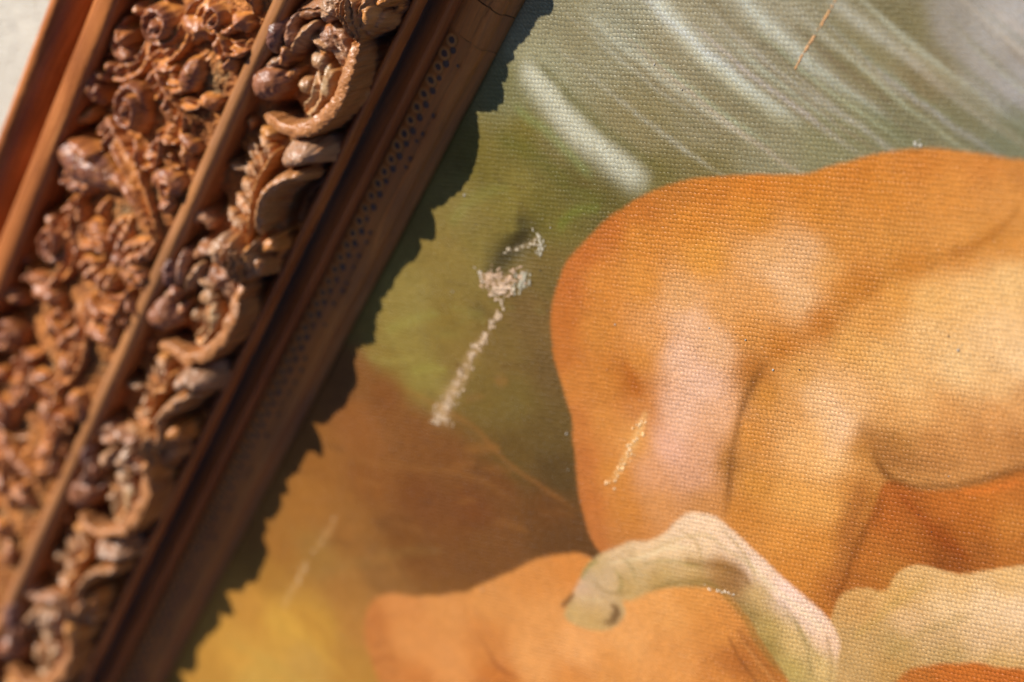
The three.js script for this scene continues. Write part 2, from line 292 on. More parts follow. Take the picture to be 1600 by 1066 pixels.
// ------------------------------------------------------------------ ground under it all
{
  const stoneMap = dataTex(512, 512, (x, y) => {
    const u = x / 512, v = y / 512;
    const n = 0.6 * tile2(u, v, 1, 6, 60) + 0.4 * tile2(u, v, 1, 25, 61) + 0.4 * tile2(u, v, 1, 120, 62), s = sstep(0.55, 0.8, tile2(u, v, 1, 40, 63));
    return [214 + 14 * n - 50 * s, 206 + 14 * n - 50 * s, 190 + 13 * n - 45 * s];
  }, true);
  const m = new THREE.MeshStandardMaterial({ map: stoneMap, color: new THREE.Color(0.72, 0.72, 0.72), roughness: 0.95, bumpMap: fineBump, bumpScale: 0.0008 });
  const g = new THREE.PlaneGeometry(60, 60); g.rotateX(-Math.PI / 2);
  const uv = g.attributes.uv; for (let i = 0; i < uv.count; i++) uv.setXY(i, uv.getX(i) * 600, uv.getY(i) * 600);
  const o = new THREE.Mesh(g, m); o.name = 'ground'; o.position.y = -0.0075; o.receiveShadow = true; o.userData.kind = 'structure'; o.userData.label = 'pale stone slab under the picture frame'; scene.add(o);
}

// ------------------------------------------------------------------ the picture frame
const frame = new THREE.Group(); frame.name = numbered('picture_frame'); scene.add(frame);
frame.userData = { label: 'carved brown wooden picture frame with scrolls and leaves beside the painted canvas', category: 'picture frame' };
const Z0 = -125, Z1 = 125;
part('outer_rail', moulding([[-54.4, -7.4], [-54.4, 11], [-54.2, 14.6], [-53.6, 16.6], [-52.7, 17.6], [-51.9, 17.5], [-51.1, 16.6], [-50.2, 15], [-49.4, 13.2], [-48.8, 12.2], [-48.2, 12]].map(unlevel), Z0, Z1, 1.6, { sub: 2, seed: 1 }), M.rail, frame);
part('fillet_strip', moulding([[-48.3, 11], [-47.9, 15.6], [-47.6, 16.2], [-47, 16.5], [-45.4, 16.3], [-44.8, 15.9], [-44.5, 15], [-44.4, 9]].map(unlevel), Z0, Z1, 1.6, { sub: 2, seed: 2 }), M.rail, frame);
const FLAT = [[-41.9, 14.6], [-41.2, 15.2], [-38, 16.2], [-32, 17], [-26, 17.2], [-23.4, 16.6], [-22, 16]].map((q) => level(...q)).filter((q) => q[0] < -25.2); FLAT.push([-25, 10.8]); FLAT.unshift([FLAT[0][0] - 1, FLAT[0][1] - 0.2]);
part('ridge_bead', moulding([[-21.5, 16.5], [-21.45, 20], [-21.2, 20.6], [-20.6, 20.9], [-19.9, 20.9], [-19.4, 20.5], [-19.15, 19.6], [-19.1, 15]].map(slide(-3.0)), Z0, Z1, 1.2, { sub: 3, seed: 4 }), M.brass, frame);
const SCROLLS = [[-25.4, 9], [-24.2, 10.4], [-22.4, 9.8], [-18.8, 9.5], [-15, 9.5], [-10.8, 9.3]];
part('cove_fillet', moulding([[-10.4, 8.6], [-10.2, 10.2], [-9.9, 10.6], [-9.5, 10.5], [-9.3, 9.9], [-9.2, 8.6]].map(slide(1.8)), Z0, Z1, 1.2, { sub: 2, seed: 6 }), M.rail, frame);
const COVE = [[-9.2, 9.0], [-8.6, 8.5], [-7.6, 8.3], [-6.9, 8.6], [-6.4, 8.9], [-6.15, 8.7]].map(slide(0.2)), CE = COVE[COVE.length - 1];
part('cove', moulding([...COVE, [CE[0] + 0.12, CE[1] - 0.6], [CE[0] + 0.1, CE[1] - 4]], Z0, Z1, 1.2, { sub: 2, seed: 7 }), M.cove, frame);
{ // the inner lip is in three lengths with cracks between them
  const cuts = [Z0, spot(742, 10, 8.6)[2], spot(716, 68, 8.6)[2], Z1], gap = [0, 0.05, 0.06, 0];
  for (let i = 0; i < 3; i++) {
    const d = [0, 0.12, -0.05][i];
    part('lip_length', moulding([[-5.6, 5.5], [-5.55, 8.4 + d], [-5.3, 8.9 + d], [-4.8, 9 + d], [-2.6, 8.95 + d], [-1.9, 8.8 + d], [-1.6, 8.55 + d], [-1.2, 8.7 + d], [-0.5, 8.6 + d], [-0.1, 8.3 + d], [0.05, 7.6 + d], [0, 4.6], [-0.3, 2.2], [-0.9, 1.2], [-4, 1.2]].map((q) => q[1] > 5 ? slide(-2.1)(q) : q), cuts[i] + gap[i], cuts[i + 1] - gap[i + 1], 0.8, { sub: 2, seed: 8 + i, wob: 0.07 }), M.lip, frame, i === 1 ? 'short plain mended length of the inner lip' : undefined);
  }
  const back = new THREE.BoxGeometry(47, 8, Z1 - Z0); back.translate(-30, -3.2, 0); part('frame_back', finish(back), M.dark, frame);
  // punched border on the lip: rings with a stud between each pair
  const rg = new THREE.TorusGeometry(0.62, 0.22, 8, 18); rg.rotateX(Math.PI / 2); rg.scale(1, 0.75, 1); finish(rg);
  const sg = new THREE.SphereGeometry(0.44, 12, 8, 0, Math.PI * 2, 0, Math.PI / 2); sg.scale(1, 0.35, 1); finish(sg);
  const hg = new THREE.CylinderGeometry(0.42, 0.42, 0.08, 12); finish(hg);
  const ringM = new THREE.MeshPhysicalMaterial({ color: new THREE.Color(0.72, 0.3, 0.085), roughness: 0.55, bumpMap: fineBump, bumpScale: 0.0001, specularIntensity: 0.5 });
  const studM = new THREE.MeshPhysicalMaterial({ color: new THREE.Color(0.12, 0.075, 0.055), roughness: 0.5, specularIntensity: 0.6 });
  const [LX, LY] = level(...slide(-2.1)([-3.45, 8.98]));
  const r = rng(5); let z = cuts[2] + 1.2;
  for (let i = 0; z < 92; i++, z += 2.12) {
    const ring = part('punched_ring', rg, ringM, frame); ring.position.set((LX - 0.45 + (r() - 0.5) * 0.14) * MM, (LY + 0.05) * MM, (z + (r() - 0.5) * 0.12) * MM); ring.scale.set(0.95 + r() * 0.2, 1, 0.95 + r() * 0.2);
    const hole = part('ring_hollow', hg, studM, ring); hole.position.y = -0.02 * MM;
    const stud = part('punched_stud', sg, studM, frame); stud.position.set((LX + 0.35 + (r() - 0.5) * 0.16) * MM, (LY - 0.04) * MM, (z + 1.06 + (r() - 0.5) * 0.14) * MM); stud.rotation.y = r() * 6; stud.scale.setScalar(0.85 + r() * 0.35);
    if (r() < 0.6) { const pit = part('punched_pit', sg, studM, frame); pit.position.set((LX + 1.65 + (r() - 0.5) * 0.5) * MM, (LY - 0.06) * MM, (z + (r() - 0.5)) * MM); pit.scale.set(0.4 + r() * 0.35, 0.5, 0.5 + r() * 0.5); }
  }
}

// --- the scroll band: a cup of berries and a ribbed shell, over and over
const LB = { low: TAN, top: RED, wear: 0.6 }, LD = { low: RUST, top: DARKRED, wear: 0.2 };
const SINK = 3.2, spot2 = (x, y, h) => spot(x, y, h - SINK);
const L = (list, h) => list.map(([x, y, hh]) => spot2(x, y, hh ?? h));
const pxr = (v) => v / 12.1;                              // picture sizes to millimetres here
const cupPieces = [
  ['cup_rim', bowl(L([[556, 72, 18.9], [549, 98, 19.4], [541, 130, 19.6], [528, 160, 19.6], [506, 186, 19.6], [476, 203, 19.8], [445, 201, 19.6], [418, 184, 19]]), 1.0, 1.0, 8.6 - DROP, { hand: -1, seed: 1, rough: 0.12, low: RUST, top: [0.46, 0.19, 0.065], wear: 0.3 }), M.worn],
  ['bulb', knob(spot2(434, 124, 17.8), 2.5, 3.6, 3.2, { turn: 0.5, seed: 2, rough: 0.06, low: RUST, top: [0.30, 0.115, 0.055], wear: 0.3 }), M.carve],
  ['bulb', knob(spot2(447, 48, 18.3), 1.5, 3.2, 3.0, { turn: -0.15, seed: 3, rough: 0.14, low: RED, top: [0.19, 0.08, 0.055], wear: 0.2 }), M.carve],
  ['curled_leaf', stroke(L([[448, 62, 18.6], [455, 80, 18.8], [450, 96, 18.8], [440, 90, 18.5]]), [0.5, 0.75, 0.6, 0.3], [1.4, 2.0, 1.5, 0.8], { seed: 4, ...LB }), M.worn],
  ['berry', knob(spot2(507, 93, 17.6), 1.45, 1.9, 1.4, { seed: 5, rough: 0.1, low: RUST, top: [0.44, 0.24, 0.12] }), M.worn],
  ['berry', knob(spot2(487, 131, 17.4), 1.2, 1.9, 1.25, { seed: 6, rough: 0.08, low: RUST, top: [0.40, 0.21, 0.1] }), M.worn],
  ['leaf_collar', stroke(L([[482, 174, 17], [496, 164, 17.4], [506, 148, 17.6], [507, 126, 17.6], [500, 108, 17.4]]), [0.5, 1.0, 1.0, 0.8, 0.4], [1.6, 2.2, 2.3, 2.0, 1.2], { sec: 'channel', seed: 7, low: OCHRE, top: [0.46, 0.27, 0.14] }), M.worn],
  ['leaf_collar', stroke(L([[510, 152, 17], [521, 138, 17.2], [525, 115, 17.4], [518, 95, 17.4]]), [0.7, 1.05, 0.9, 0.5], [1.4, 2.0, 2.0, 1.2], { sec: 'flat', seed: 8, low: OCHRE, top: [0.44, 0.27, 0.14] }), M.worn],
  ['cup_stem', stroke(L([[452, 124, 16.8], [466, 112, 17.4], [478, 102, 17.6]]), [0.5, 0.7, 0.6], [1.6, 2, 1.5], { seed: 9, ...LB }), M.worn],
  ['leaf_tip', stroke(L([[470, 88, 16.8], [478, 64, 18], [489, 48, 18.6], [500, 32, 19]]), [0.5, 1.0, 1.05, 0.35], [1.5, 2.3, 2.2, 1.2], { sec: 'ridge', seed: 10, cap: 0.1, low: RED, top: [0.45, 0.23, 0.11] }), M.worn],
  ['leaf_tip', stroke(L([[494, 50, 17.5], [508, 62, 18], [520, 72, 18.2], [524, 82, 18]]), [0.8, 0.95, 0.7, 0.3], [1.6, 1.8, 1.4, 0.8], { sec: 'ridge', seed: 11, low: OCHRE, top: [0.46, 0.24, 0.12] }), M.worn],
  ['leaf_boss', knob(spot2(535, 52, 16.2), 2.3, 3.4, 2.6, { turn: 0.6, seed: 12, rough: 0.2, low: RUST, top: [0.27, 0.12, 0.065], wear: 0.3 }), M.worn],
  ['leaf_horn', stroke(L([[470, 20, 18], [492, 12, 18.4], [516, 8, 18.4], [537, 20, 18.2], [547, 38, 17.8]]), [1.0, 1.1, 1.0, 0.8, 0.4], [1.6, 2.0, 2.0, 1.6, 1], { sec: 'tilt', seed: 13, low: RUST, top: [0.34, 0.15, 0.07] }), M.worn],
  ['palmette_rib', stroke(L([[566, 66, 16.8], [560, 44, 18.2], [552, 18, 19.6], [548, -12, 20.2]]), [0.6, 1.2, 1.6, 1.3], [1.2, 1.9, 2.3, 1.6], { sec: 'fan', seed: 14, low: RUST, top: [0.38, 0.165, 0.06], rough: 0.2 }), M.worn],
  ['palmette_rib', stroke(L([[572, 60, 16.2], [576, 36, 17.6], [580, 10, 18.6], [590, -16, 18.8]]), [0.4, 0.7, 0.9, 0.7], [1.2, 1.9, 2.2, 1.5], { sec: 'ridge', seed: 15, low: RUST, top: [0.42, 0.18, 0.06], rough: 0.15 }), M.worn],
  ['palmette_rib', stroke(L([[576, 62, 15.8], [584, 40, 16.8], [598, 26, 17.5], [612, 18, 17.4]]), [0.5, 1.05, 1.25, 0.5], [1.2, 1.9, 2.0, 1.1], { seed: 16, low: RUST, top: [0.44, 0.19, 0.07] }), M.worn],
  ['palmette_rib', stroke(L([[568, 72, 16.0], [572, 66, 16.2], [580, 50, 16.6], [576, 40, 16.8]]), [0.3, 0.5, 0.5, 0.3], [1, 1.5, 1.5, 1], { seed: 17, low: RUST, top: OCHRE }), M.worn],
  ['palmette_rib', stroke(L([[590, 14, 17.4], [604, 0, 17.8], [620, -16, 17.6]]), [0.5, 0.9, 0.9], [1.2, 1.8, 1.5], { seed: 18, low: RUST, top: OCHRE }), M.worn],
];
const shellPieces = [
  ['shell_petal', stroke(L([[448, 256, 17.6], [458, 244, 18.6], [474, 236, 18.8], [494, 242, 18.4], [508, 252, 17.4]]), [0.4, 1.3, 1.6, 1.4, 0.6], [1.2, 2.1, 2.6, 2.5, 1.4], { sec: 'tilt', seed: 21, low: RUST, top: [0.40, 0.22, 0.13], cap: 0.2 }), M.worn],
  ['shell_rib', stroke(L([[508, 266, 15.4], [488, 268, 16.8], [462, 274, 17.6], [443, 288, 17.6], [430, 312, 17.6], [425, 340, 17.4], [424, 366, 17]]), [0.5, 0.8, 0.9, 0.95, 0.9, 0.8, 0.5], [2.2, 3.0, 3.4, 3.6, 3.6, 3.2, 2.4], { sec: 'round', n: 60, seed: 22, low: RUST, top: [0.42, 0.19, 0.075], cap: 0.08 }), M.worn],
  ['shell_rib', stroke(L([[504, 278, 12], [482, 281, 14], [462, 285, 15.4], [446, 300, 16], [440, 322, 16], [439, 346, 15.8], [445, 372, 15], [456, 388, 13.6], [470, 392, 12]]), [0.4, 0.55, 0.65, 0.7, 0.65, 0.6, 0.6, 0.55, 0.4], [1, 1.4, 1.7, 1.8, 1.8, 1.7, 1.6, 1.4, 1], { n: 60, seed: 23, low: [0.16, 0.06, 0.025], top: [0.22, 0.09, 0.035], cap: 0.08 }), M.worn],
  ['shell_rib', stroke(L([[500, 292, 11.4], [482, 296, 12.8], [466, 302, 14], [455, 318, 14.6], [451, 340, 14.6], [453, 358, 14], [461, 372, 12.8], [470, 376, 11.8]]), [0.5, 0.7, 0.8, 0.8, 0.75, 0.7, 0.6, 0.4], [1, 1.6, 1.9, 2, 2, 1.9, 1.6, 1], { n: 60, seed: 24, low: RUST, top: [0.40, 0.17, 0.06], cap: 0.08 }), M.worn],
  ['shell_rib', stroke(L([[498, 308, 10.6], [484, 312, 11.6], [473, 324, 12.4], [470, 342, 12.4], [474, 358, 11.6]]), [0.5, 0.7, 0.8, 0.8, 0.5], [0.9, 1.3, 1.6, 1.5, 1], { seed: 25, low: [0.10, 0.04, 0.02], top: [0.2, 0.08, 0.03] }), M.worn],
  ['vein', stroke(L([[448, 226, 17.2], [436, 248, 17.8], [424, 266, 18], [414, 290, 18], [408, 320, 18], [404, 352, 17.8], [400, 378, 17.4]]), [0.3, 0.38, 0.4, 0.4, 0.38, 0.34, 0.28], 2.3, { n: 60, seed: 26, low: OCHRE, top: TAN, cap: 0.06 }), M.worn],
  ...[[[392, 214], [404, 232], [414, 252], [412, 268], 0.95], [[406, 206], [424, 222], [430, 238], [424, 254], 0.85], [[388, 250], [396, 258], [404, 272], [402, 284], 0.75], [[384, 272], [394, 288], [404, 304], [402, 316], 0.9], [[370, 300], [384, 312], [396, 328], [396, 344], 0.9], [[362, 320], [372, 336], [386, 350], [390, 362], 0.8]]
    .map((q, i) => ['leaf_blade', stroke(L(q.slice(0, 4), 17.4), [0.35, q[4], q[4], 0.35], [0.8, 1.6, 1.8, 1], { sec: i % 2 ? 'leaf' : 'channel', seed: 30 + i, low: OCHRE, top: i % 3 === 2 ? [0.42, 0.22, 0.11] : [0.46, 0.24, 0.12], cap: 0.3 }), M.worn]),
  ['leaf_edge', stroke(L([[412, 200, 17.6], [428, 208, 18], [440, 216, 17.6]]), [0.5, 0.8, 0.4], [1, 1.5, 1], { seed: 41, low: OCHRE, top: TAN }), M.worn],
  ['leaf_crest', stroke(L([[400, 158, 17.2], [386, 180, 17.6], [372, 206, 17.6], [363, 226, 17.4], [355, 248, 17.6], [347, 270, 17.6], [339, 292, 17.4], [329, 316, 17.2]]), [0.4, 0.55, 0.6, 0.45, 0.6, 0.65, 0.55, 0.35], [1.4, 2.0, 2.2, 1.7, 2.2, 2.4, 2.0, 1.2], { seed: 42, sec: 'ridge', low: RUST, top: [0.42, 0.17, 0.075], cap: 0.08 }), M.worn],
  ['leaf_lobe', stroke(L([[398, 170, 16.8], [402, 186, 17.2], [398, 200, 17]]), [0.4, 0.7, 0.4], [1.2, 1.8, 1.2], { seed: 43, low: RUST, top: TAN }), M.worn],
  ['leaf_bridge', stroke(L([[366, 250, 17], [378, 258, 17.4], [392, 262, 17.2]]), [0.5, 0.7, 0.5], [1.2, 1.6, 1.2], { seed: 44, low: RED, top: [0.44, 0.24, 0.12] }), M.worn],
  ['leaf_curl', stroke(L([[306, 356, 17], [312, 340, 17.6], [326, 332, 17.8], [338, 342, 17.6], [334, 356, 17.2]]), [0.6, 0.95, 1.05, 0.9, 0.5], [1.6, 2.2, 2.4, 2.2, 1.4], { seed: 45, sec: 'flat', low: RUST, top: [0.44, 0.21, 0.11] }), M.worn],
  ['leaf_lobe', stroke(L([[342, 402, 17], [354, 388, 17.8], [366, 374, 18], [376, 366, 17.6]]), [1.2, 1.5, 1.3, 0.6], [2, 2.8, 2.4, 1.2], { sec: 'flat', seed: 46, low: RUST, top: [0.42, 0.24, 0.14], rough: 0.25 }), M.worn],
  ['leaf_lobe', stroke(L([[398, 378, 17.6], [404, 392, 17.6], [406, 406, 17.4], [402, 420, 16.8]]), [0.6, 1.1, 1.05, 0.5], [2.0, 3.0, 3.0, 2.0], { seed: 47, low: OCHRE, top: TAN }), M.worn],
  ['leaf_lobe', stroke(L([[370, 410, 17], [380, 400, 17.4], [388, 388, 17.4]]), [0.7, 1.1, 0.6], [1.4, 2.0, 1.4], { seed: 48, low: RUST, top: [0.32, 0.16, 0.09] }), M.worn],
  ['leaf_blade', stroke(L([[338, 414, 17.6], [352, 430, 17.8], [362, 452, 17.6], [368, 474, 17.4]]), [0.4, 0.75, 0.8, 0.4], [1.2, 1.7, 1.7, 1], { sec: 'channel', seed: 49, low: OCHRE, top: [0.42, 0.24, 0.15] }), M.worn],
  ['leaf_blade', stroke(L([[350, 412, 17.4], [364, 428, 17.4], [374, 450, 17.2], [376, 470, 17]]), [0.4, 0.8, 0.8, 0.4], [1.2, 1.7, 1.7, 1], { sec: 'leaf', seed: 50, low: RUST, top: [0.40, 0.2, 0.11] }), M.worn],
  ['leaf_blade', stroke(L([[318, 408, 17], [330, 428, 17.2], [340, 446, 17.2], [346, 466, 16.8]]), [0.4, 0.7, 0.7, 0.4], [1.2, 1.6, 1.5, 1], { seed: 51, low: OCHRE, top: TAN }), M.worn],
  ['leaf_scroll', stroke(L([[300, 384, 18.8], [296, 404, 19], [292, 426, 19], [286, 444, 18.6]]), [0.5, 0.7, 0.75, 0.5], [1.8, 2.1, 2.1, 1.4], { seed: 52, low: RUST, top: [0.34, 0.17, 0.11] }), M.worn],
  ['leaf_scroll', stroke(L([[268, 468, 18], [276, 456, 18.2], [288, 452, 18.2], [296, 460, 17.8]]), [0.6, 0.8, 0.75, 0.5], [1.6, 2.1, 2, 1.4], { seed: 53, low: RUST, top: [0.40, 0.22, 0.13] }), M.worn],
];
const shifted = (p, dz, n) => ({ ...p, f: (x, z) => p.f(x + (n ? 0.5 * N2(x * 0.22 + n * 9, z * 0.22) : 0), z - dz + (n ? 0.6 * N2(x * 0.22 + n * 9 + 40, z * 0.22) : 0)) + (n ? 0.5 * N2(n * 5 + (p.seed ?? 0) * 1.7, 3) : 0), box: [p.box[0] - 0.6, p.box[1] + 0.6, p.box[2] + dz - 0.7, p.box[3] + dz + 0.7], seed: (p.seed ?? 0) + n * 3.7 });
const scrolls = [], holes = [], cracks = [];
const hole = (px, py, h, r, d) => { const q = spot2(px, py, h); return [q[0], q[2], r, d]; };
[0, 39.8, 75, 110, -39.8].forEach((dz, n) => {
  for (const [kind, p, mat] of [...cupPieces, ...shellPieces]) scrolls.push({ ...shifted(p, dz, n), kind, mat });
  for (const [x, z, r, d] of [hole(458, 176, 16, 1.7, 5.5), hole(498, 60, 16, 1.6, 1.6), hole(470, 118, 16, 1.5, 1.8), hole(386, 197, 16, 0.8, 3.2), hole(378, 236, 16, 1.2, 3.2), hole(350, 308, 16, 1.2, 3.6), hole(336, 372, 16, 1.2, 2.6), hole(372, 388, 15, 0.8, 1.6)]) holes.push([x, z + dz, r, d]);
});
cracks.push(stroke(L([[474, 14, 18], [500, 10, 18], [530, 14, 18], [552, 34, 17], [566, 52, 16], [588, 58, 15], [612, 54, 14]].map(([x, y, h]) => [x, y, h])).map(([x, y, z]) => [x, 0, z]), 0.14, 0.7, { cap: 0 }));
// the band's inner edge winds in scallops round the cups and shells, then falls steeply to the cove
const EDGE = L([[606, 24], [592, 50], [568, 70], [556, 95], [550, 130], [538, 165], [514, 196], [486, 216], [494, 232], [506, 246], [488, 262], [450, 290], [432, 322], [430, 356], [438, 390], [432, 410], [412, 424]], 17.4).map((q) => [q[0], q[2]]);
const EDGES = [0, 39.8, 75, 110, -39.8].flatMap((dz) => EDGE.map(([x, z]) => [x, z + dz])).sort((p, q) => p[1] - q[1]);
const edgeX = (z) => { for (let i = 1; i < EDGES.length; i++) if (z <= EDGES[i][1]) { const A = EDGES[i - 1], B = EDGES[i]; return lerp(A[0], B[0], clamp((z - A[1]) / Math.max(0.05, B[1] - A[1]))); } return EDGES[EDGES.length - 1][0]; };
const EX = Float32Array.from({ length: 2000 }, (_, i) => { let q = 0; for (let k = -6; k <= 6; k++) q += edgeX(-80 + i * 0.1 + k * 0.2) / 13; return q; });
const slope = (x, z) => { const P = SCROLLS; let y = P[P.length - 1][1]; for (let i = 1; i < P.length; i++) if (x <= P[i][0]) { y = lerp(P[i - 1][1], P[i][1], clamp((x - P[i - 1][0]) / (P[i][0] - P[i - 1][0]))); break; } const e = clamp((z + 80) * 10, 0, 1998.9), e0 = Math.floor(e), d = x - lerp(EX[e0], EX[e0 + 1], e - e0); return d > -0.4 ? Math.min(y, 9.9 - 3.4 * (d + 0.4)) : y; };
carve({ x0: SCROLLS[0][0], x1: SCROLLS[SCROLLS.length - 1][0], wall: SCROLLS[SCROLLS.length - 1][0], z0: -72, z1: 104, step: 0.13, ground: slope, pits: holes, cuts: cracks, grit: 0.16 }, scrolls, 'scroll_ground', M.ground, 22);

// --- the flat band of running leaves and curls
const RB = { low: OCHRE, top: [0.27, 0.088, 0.036], wear: 0.35 }, RL = { low: OCHRE, top: [0.38, 0.125, 0.04], wear: 0.45 };
const flats = [];
const put = (name, g) => flats.push({ ...g, kind: name, mat: M.carve });
const G0 = 17;
const eggAt = (px, py, rx, ry, rz, turn, o) => put('curl', snail(spot(px, py, G0 - 0.4), rx * 1.05, rz * 1.05, turn, { high: ry * 0.85, ...RB, ...o }));
const plumeAt = (list, W, h, n, o = {}) => put('acanthus_leaf', plume(LF(list, G0 - 0.4), W, h, n, { ...RL, rough: 0.07, ...o }));
eggAt(268, 34, 2.9, 3.9, 3.3, 0.3, { seed: 61, wind: 1.4 });
eggAt(224, 164, 2.8, 4.2, 4.1, -0.35, { seed: 62, hand: -1, wind: 1.5 });
eggAt(98, 374, 2.5, 3.6, 3.3, -0.2, { seed: 63 });
eggAt(28, 518, 2.7, 3.6, 3.0, 0, { seed: 64, hand: -1 });
eggAt(18, 640, 2.6, 3.4, 3.0, 0.3, { seed: 65 });
eggAt(352, 26, 1.9, 3.0, 2.6, 0.2, { seed: 66 });
const ringAt = (px, py, r, o) => put('curl', coil(spot(px, py, G0 - 0.2), r, { high: 2.4, rise: 1.2, ...RL, ...o }));
ringAt(280, 290, 2.0, { start: 1, turns: 1.2, seed: 67 });
ringAt(168, 128, 2.4, { start: -1, turns: 1.0, hand: -1, seed: 68, ...RB });
ringAt(116, 652, 2.0, { start: 1, turns: 1.1, seed: 69 });
const LF = (list, h) => list.map(([x, y, hh]) => spot(x, y, hh ?? h));
const leafAt = (name, list, w, h, o = {}) => put(name, stroke(LF(list, G0 - 0.4), w.map((q) => q * (o.broad ?? 1.4)), h.map((q) => q * 1.2), { ...RL, ...o }));
leafAt('hook', [[176, 104], [164, 114], [162, 132], [170, 148], [180, 156]], [0.5, 0.9, 1.0, 0.9, 0.4], [1.6, 2.6, 2.8, 2.2, 1.2], { seed: 70, ...RB });
leafAt('hook', [[200, 104], [188, 100], [178, 106]], [0.5, 0.9, 0.5], [1.6, 2.4, 1.4], { seed: 71 });
leafAt('leaf_lobe', [[202, 30], [206, 46], [214, 58], [222, 66]], [0.5, 1.0, 1.3, 0.6], [1.2, 2.4, 2.8, 1.4], { seed: 72, sec: 'ridge' });
leafAt('leaf_lobe', [[196, 66], [206, 76], [216, 88], [220, 96]], [0.5, 1.1, 1.1, 0.5], [1.2, 2.2, 2.4, 1.2], { seed: 73, ...RB });
leafAt('leaf_lobe', [[178, 48], [184, 60], [190, 74]], [0.4, 0.9, 0.5], [1.2, 1.8, 1.2], { seed: 74 });
plumeAt([[256, 90], [266, 112], [276, 134], [292, 156], [316, 194]], 2.6, 2.9, 4, { seed: 75 });
leafAt('leaf_lobe', [[324, 84], [316, 104], [306, 124], [292, 134]], [0.5, 1.2, 1.2, 0.6], [1.4, 2.6, 2.4, 1.2], { seed: 76, ...RB });
leafAt('leaf_lobe', [[322, 150], [338, 156], [352, 152]], [0.5, 1.0, 0.5], [1.2, 2.0, 1.2], { seed: 77 });
leafAt('leaf_lobe', [[270, 150], [278, 172], [286, 192]], [0.4, 0.9, 0.5], [1.2, 2.0, 1.4], { seed: 78 });
leafAt('leaf_lobe', [[290, 200], [300, 212], [312, 226], [318, 240]], [0.4, 0.8, 0.8, 0.4], [1.2, 1.8, 1.8, 1.0], { seed: 79 });
leafAt('hook', [[124, 176], [136, 182], [148, 178], [154, 164]], [0.4, 0.6, 0.6, 0.4], [1.4, 1.9, 1.8, 1.2], { seed: 80, top: TAN });
leafAt('acanthus_leaf', [[110, 206], [122, 226], [142, 246], [170, 262], [194, 280], [208, 296]], [0.8, 2.0, 2.7, 2.4, 1.5, 0.5], [1.6, 3.0, 3.4, 3.0, 2.2, 1.2], { seed: 81, sec: 'round', broad: 1.25, cap: 0.2, top: [0.24, 0.085, 0.045] });
leafAt('acanthus_leaf', [[104, 252], [120, 270], [142, 280], [166, 282]], [0.7, 1.4, 1.5, 0.6], [1.4, 2.4, 2.4, 1.2], { seed: 82, sec: 'leaf', ...RB });
leafAt('leaf_lobe', [[126, 214], [146, 220], [166, 236], [180, 256]], [0.5, 0.8, 0.9, 0.5], [2.6, 3.4, 3.4, 2.2], { seed: 83 });
leafAt('stem', [[172, 178], [186, 208], [204, 236], [222, 268], [236, 306], [246, 344], [252, 384]], [0.6, 0.9, 1.1, 1.1, 0.9, 0.7, 0.4], [1.6, 2.2, 2.5, 2.5, 2.2, 1.8, 1.2], { seed: 84, n: 60, sec: 'channel' });
leafAt('stem', [[176, 262], [200, 276], [222, 304], [240, 340], [250, 380]], [0.6, 0.8, 0.8, 0.6, 0.3], [1.6, 2.2, 2.2, 1.8, 1], { seed: 85, n: 50 });
leafAt('leaf_lobe', [[246, 222], [250, 240], [252, 262]], [0.5, 0.9, 0.5], [1.2, 2.0, 1.2], { seed: 86 });
leafAt('hook', [[248, 290], [262, 274], [280, 272], [288, 288], [276, 300]], [0.5, 0.9, 1.0, 0.9, 0.5], [1.4, 2.2, 2.4, 2.2, 1.4], { seed: 87, ...RB });
leafAt('leaf_lobe', [[258, 322], [270, 318], [284, 312]], [0.5, 0.9, 0.4], [1.2, 2.0, 1.0], { seed: 88 });
leafAt('leaf_lobe', [[70, 326], [58, 342], [52, 362]], [0.6, 1.1, 0.7], [1.6, 2.6, 1.6], { seed: 89, ...RB });
leafAt('leaf_lobe', [[84, 326], [96, 340], [106, 352]], [0.5, 0.9, 0.5], [1.6, 2.2, 1.2], { seed: 90 });
leafAt('leaf_lobe', [[50, 372], [46, 386], [50, 402]], [0.5, 0.9, 0.5], [1.4, 2.2, 1.4], { seed: 91 });
leafAt('leaf_lobe', [[30, 400], [44, 398], [56, 408]], [0.5, 0.8, 0.4], [1.4, 1.9, 1.2], { seed: 92 });
// the running stem and the long leaves that spring from it
leafAt('stem', [[330, -10], [312, 20], [300, 52], [280, 78], [252, 96], [236, 120]], [0.5, 0.8, 0.9, 0.9, 0.8, 0.4], [1.4, 2.2, 2.4, 2.4, 2.0, 1.2], { seed: 130, sec: 'channel' });
leafAt('stem', [[238, 60], [236, 86], [222, 104], [196, 112], [176, 108]], [0.4, 0.7, 0.9, 0.8, 0.4], [1.2, 2, 2.4, 2.2, 1.2], { seed: 131, sec: 'channel' });
plumeAt([[216, 20], [202, 40], [196, 66], [204, 92], [214, 106]], 2.2, 2.7, 3, { seed: 132 });
plumeAt([[262, 196], [268, 222], [262, 250], [250, 276]], 2.2, 2.7, 3, { seed: 133 });
plumeAt([[140, 300], [132, 324], [128, 350], [136, 376], [150, 392]], 2.2, 2.7, 3, { seed: 134 });
leafAt('stem', [[124, 330], [114, 352], [124, 392], [112, 420], [92, 436]], [0.4, 0.7, 0.8, 0.7, 0.4], [1.2, 2, 2.4, 2, 1.2], { seed: 135, sec: 'channel' });
plumeAt([[216, 446], [206, 470], [190, 492], [168, 508]], 2.2, 2.7, 3, { seed: 136 });
plumeAt([[60, 410], [66, 430], [82, 446], [104, 452]], 2.2, 2.7, 3, { seed: 137 });
leafAt('stem', [[128, 470], [140, 500], [138, 540], [120, 580], [92, 600]], [0.5, 0.8, 0.9, 0.8, 0.4], [1.4, 2.2, 2.4, 2.2, 1.2], { seed: 138, sec: 'channel' });
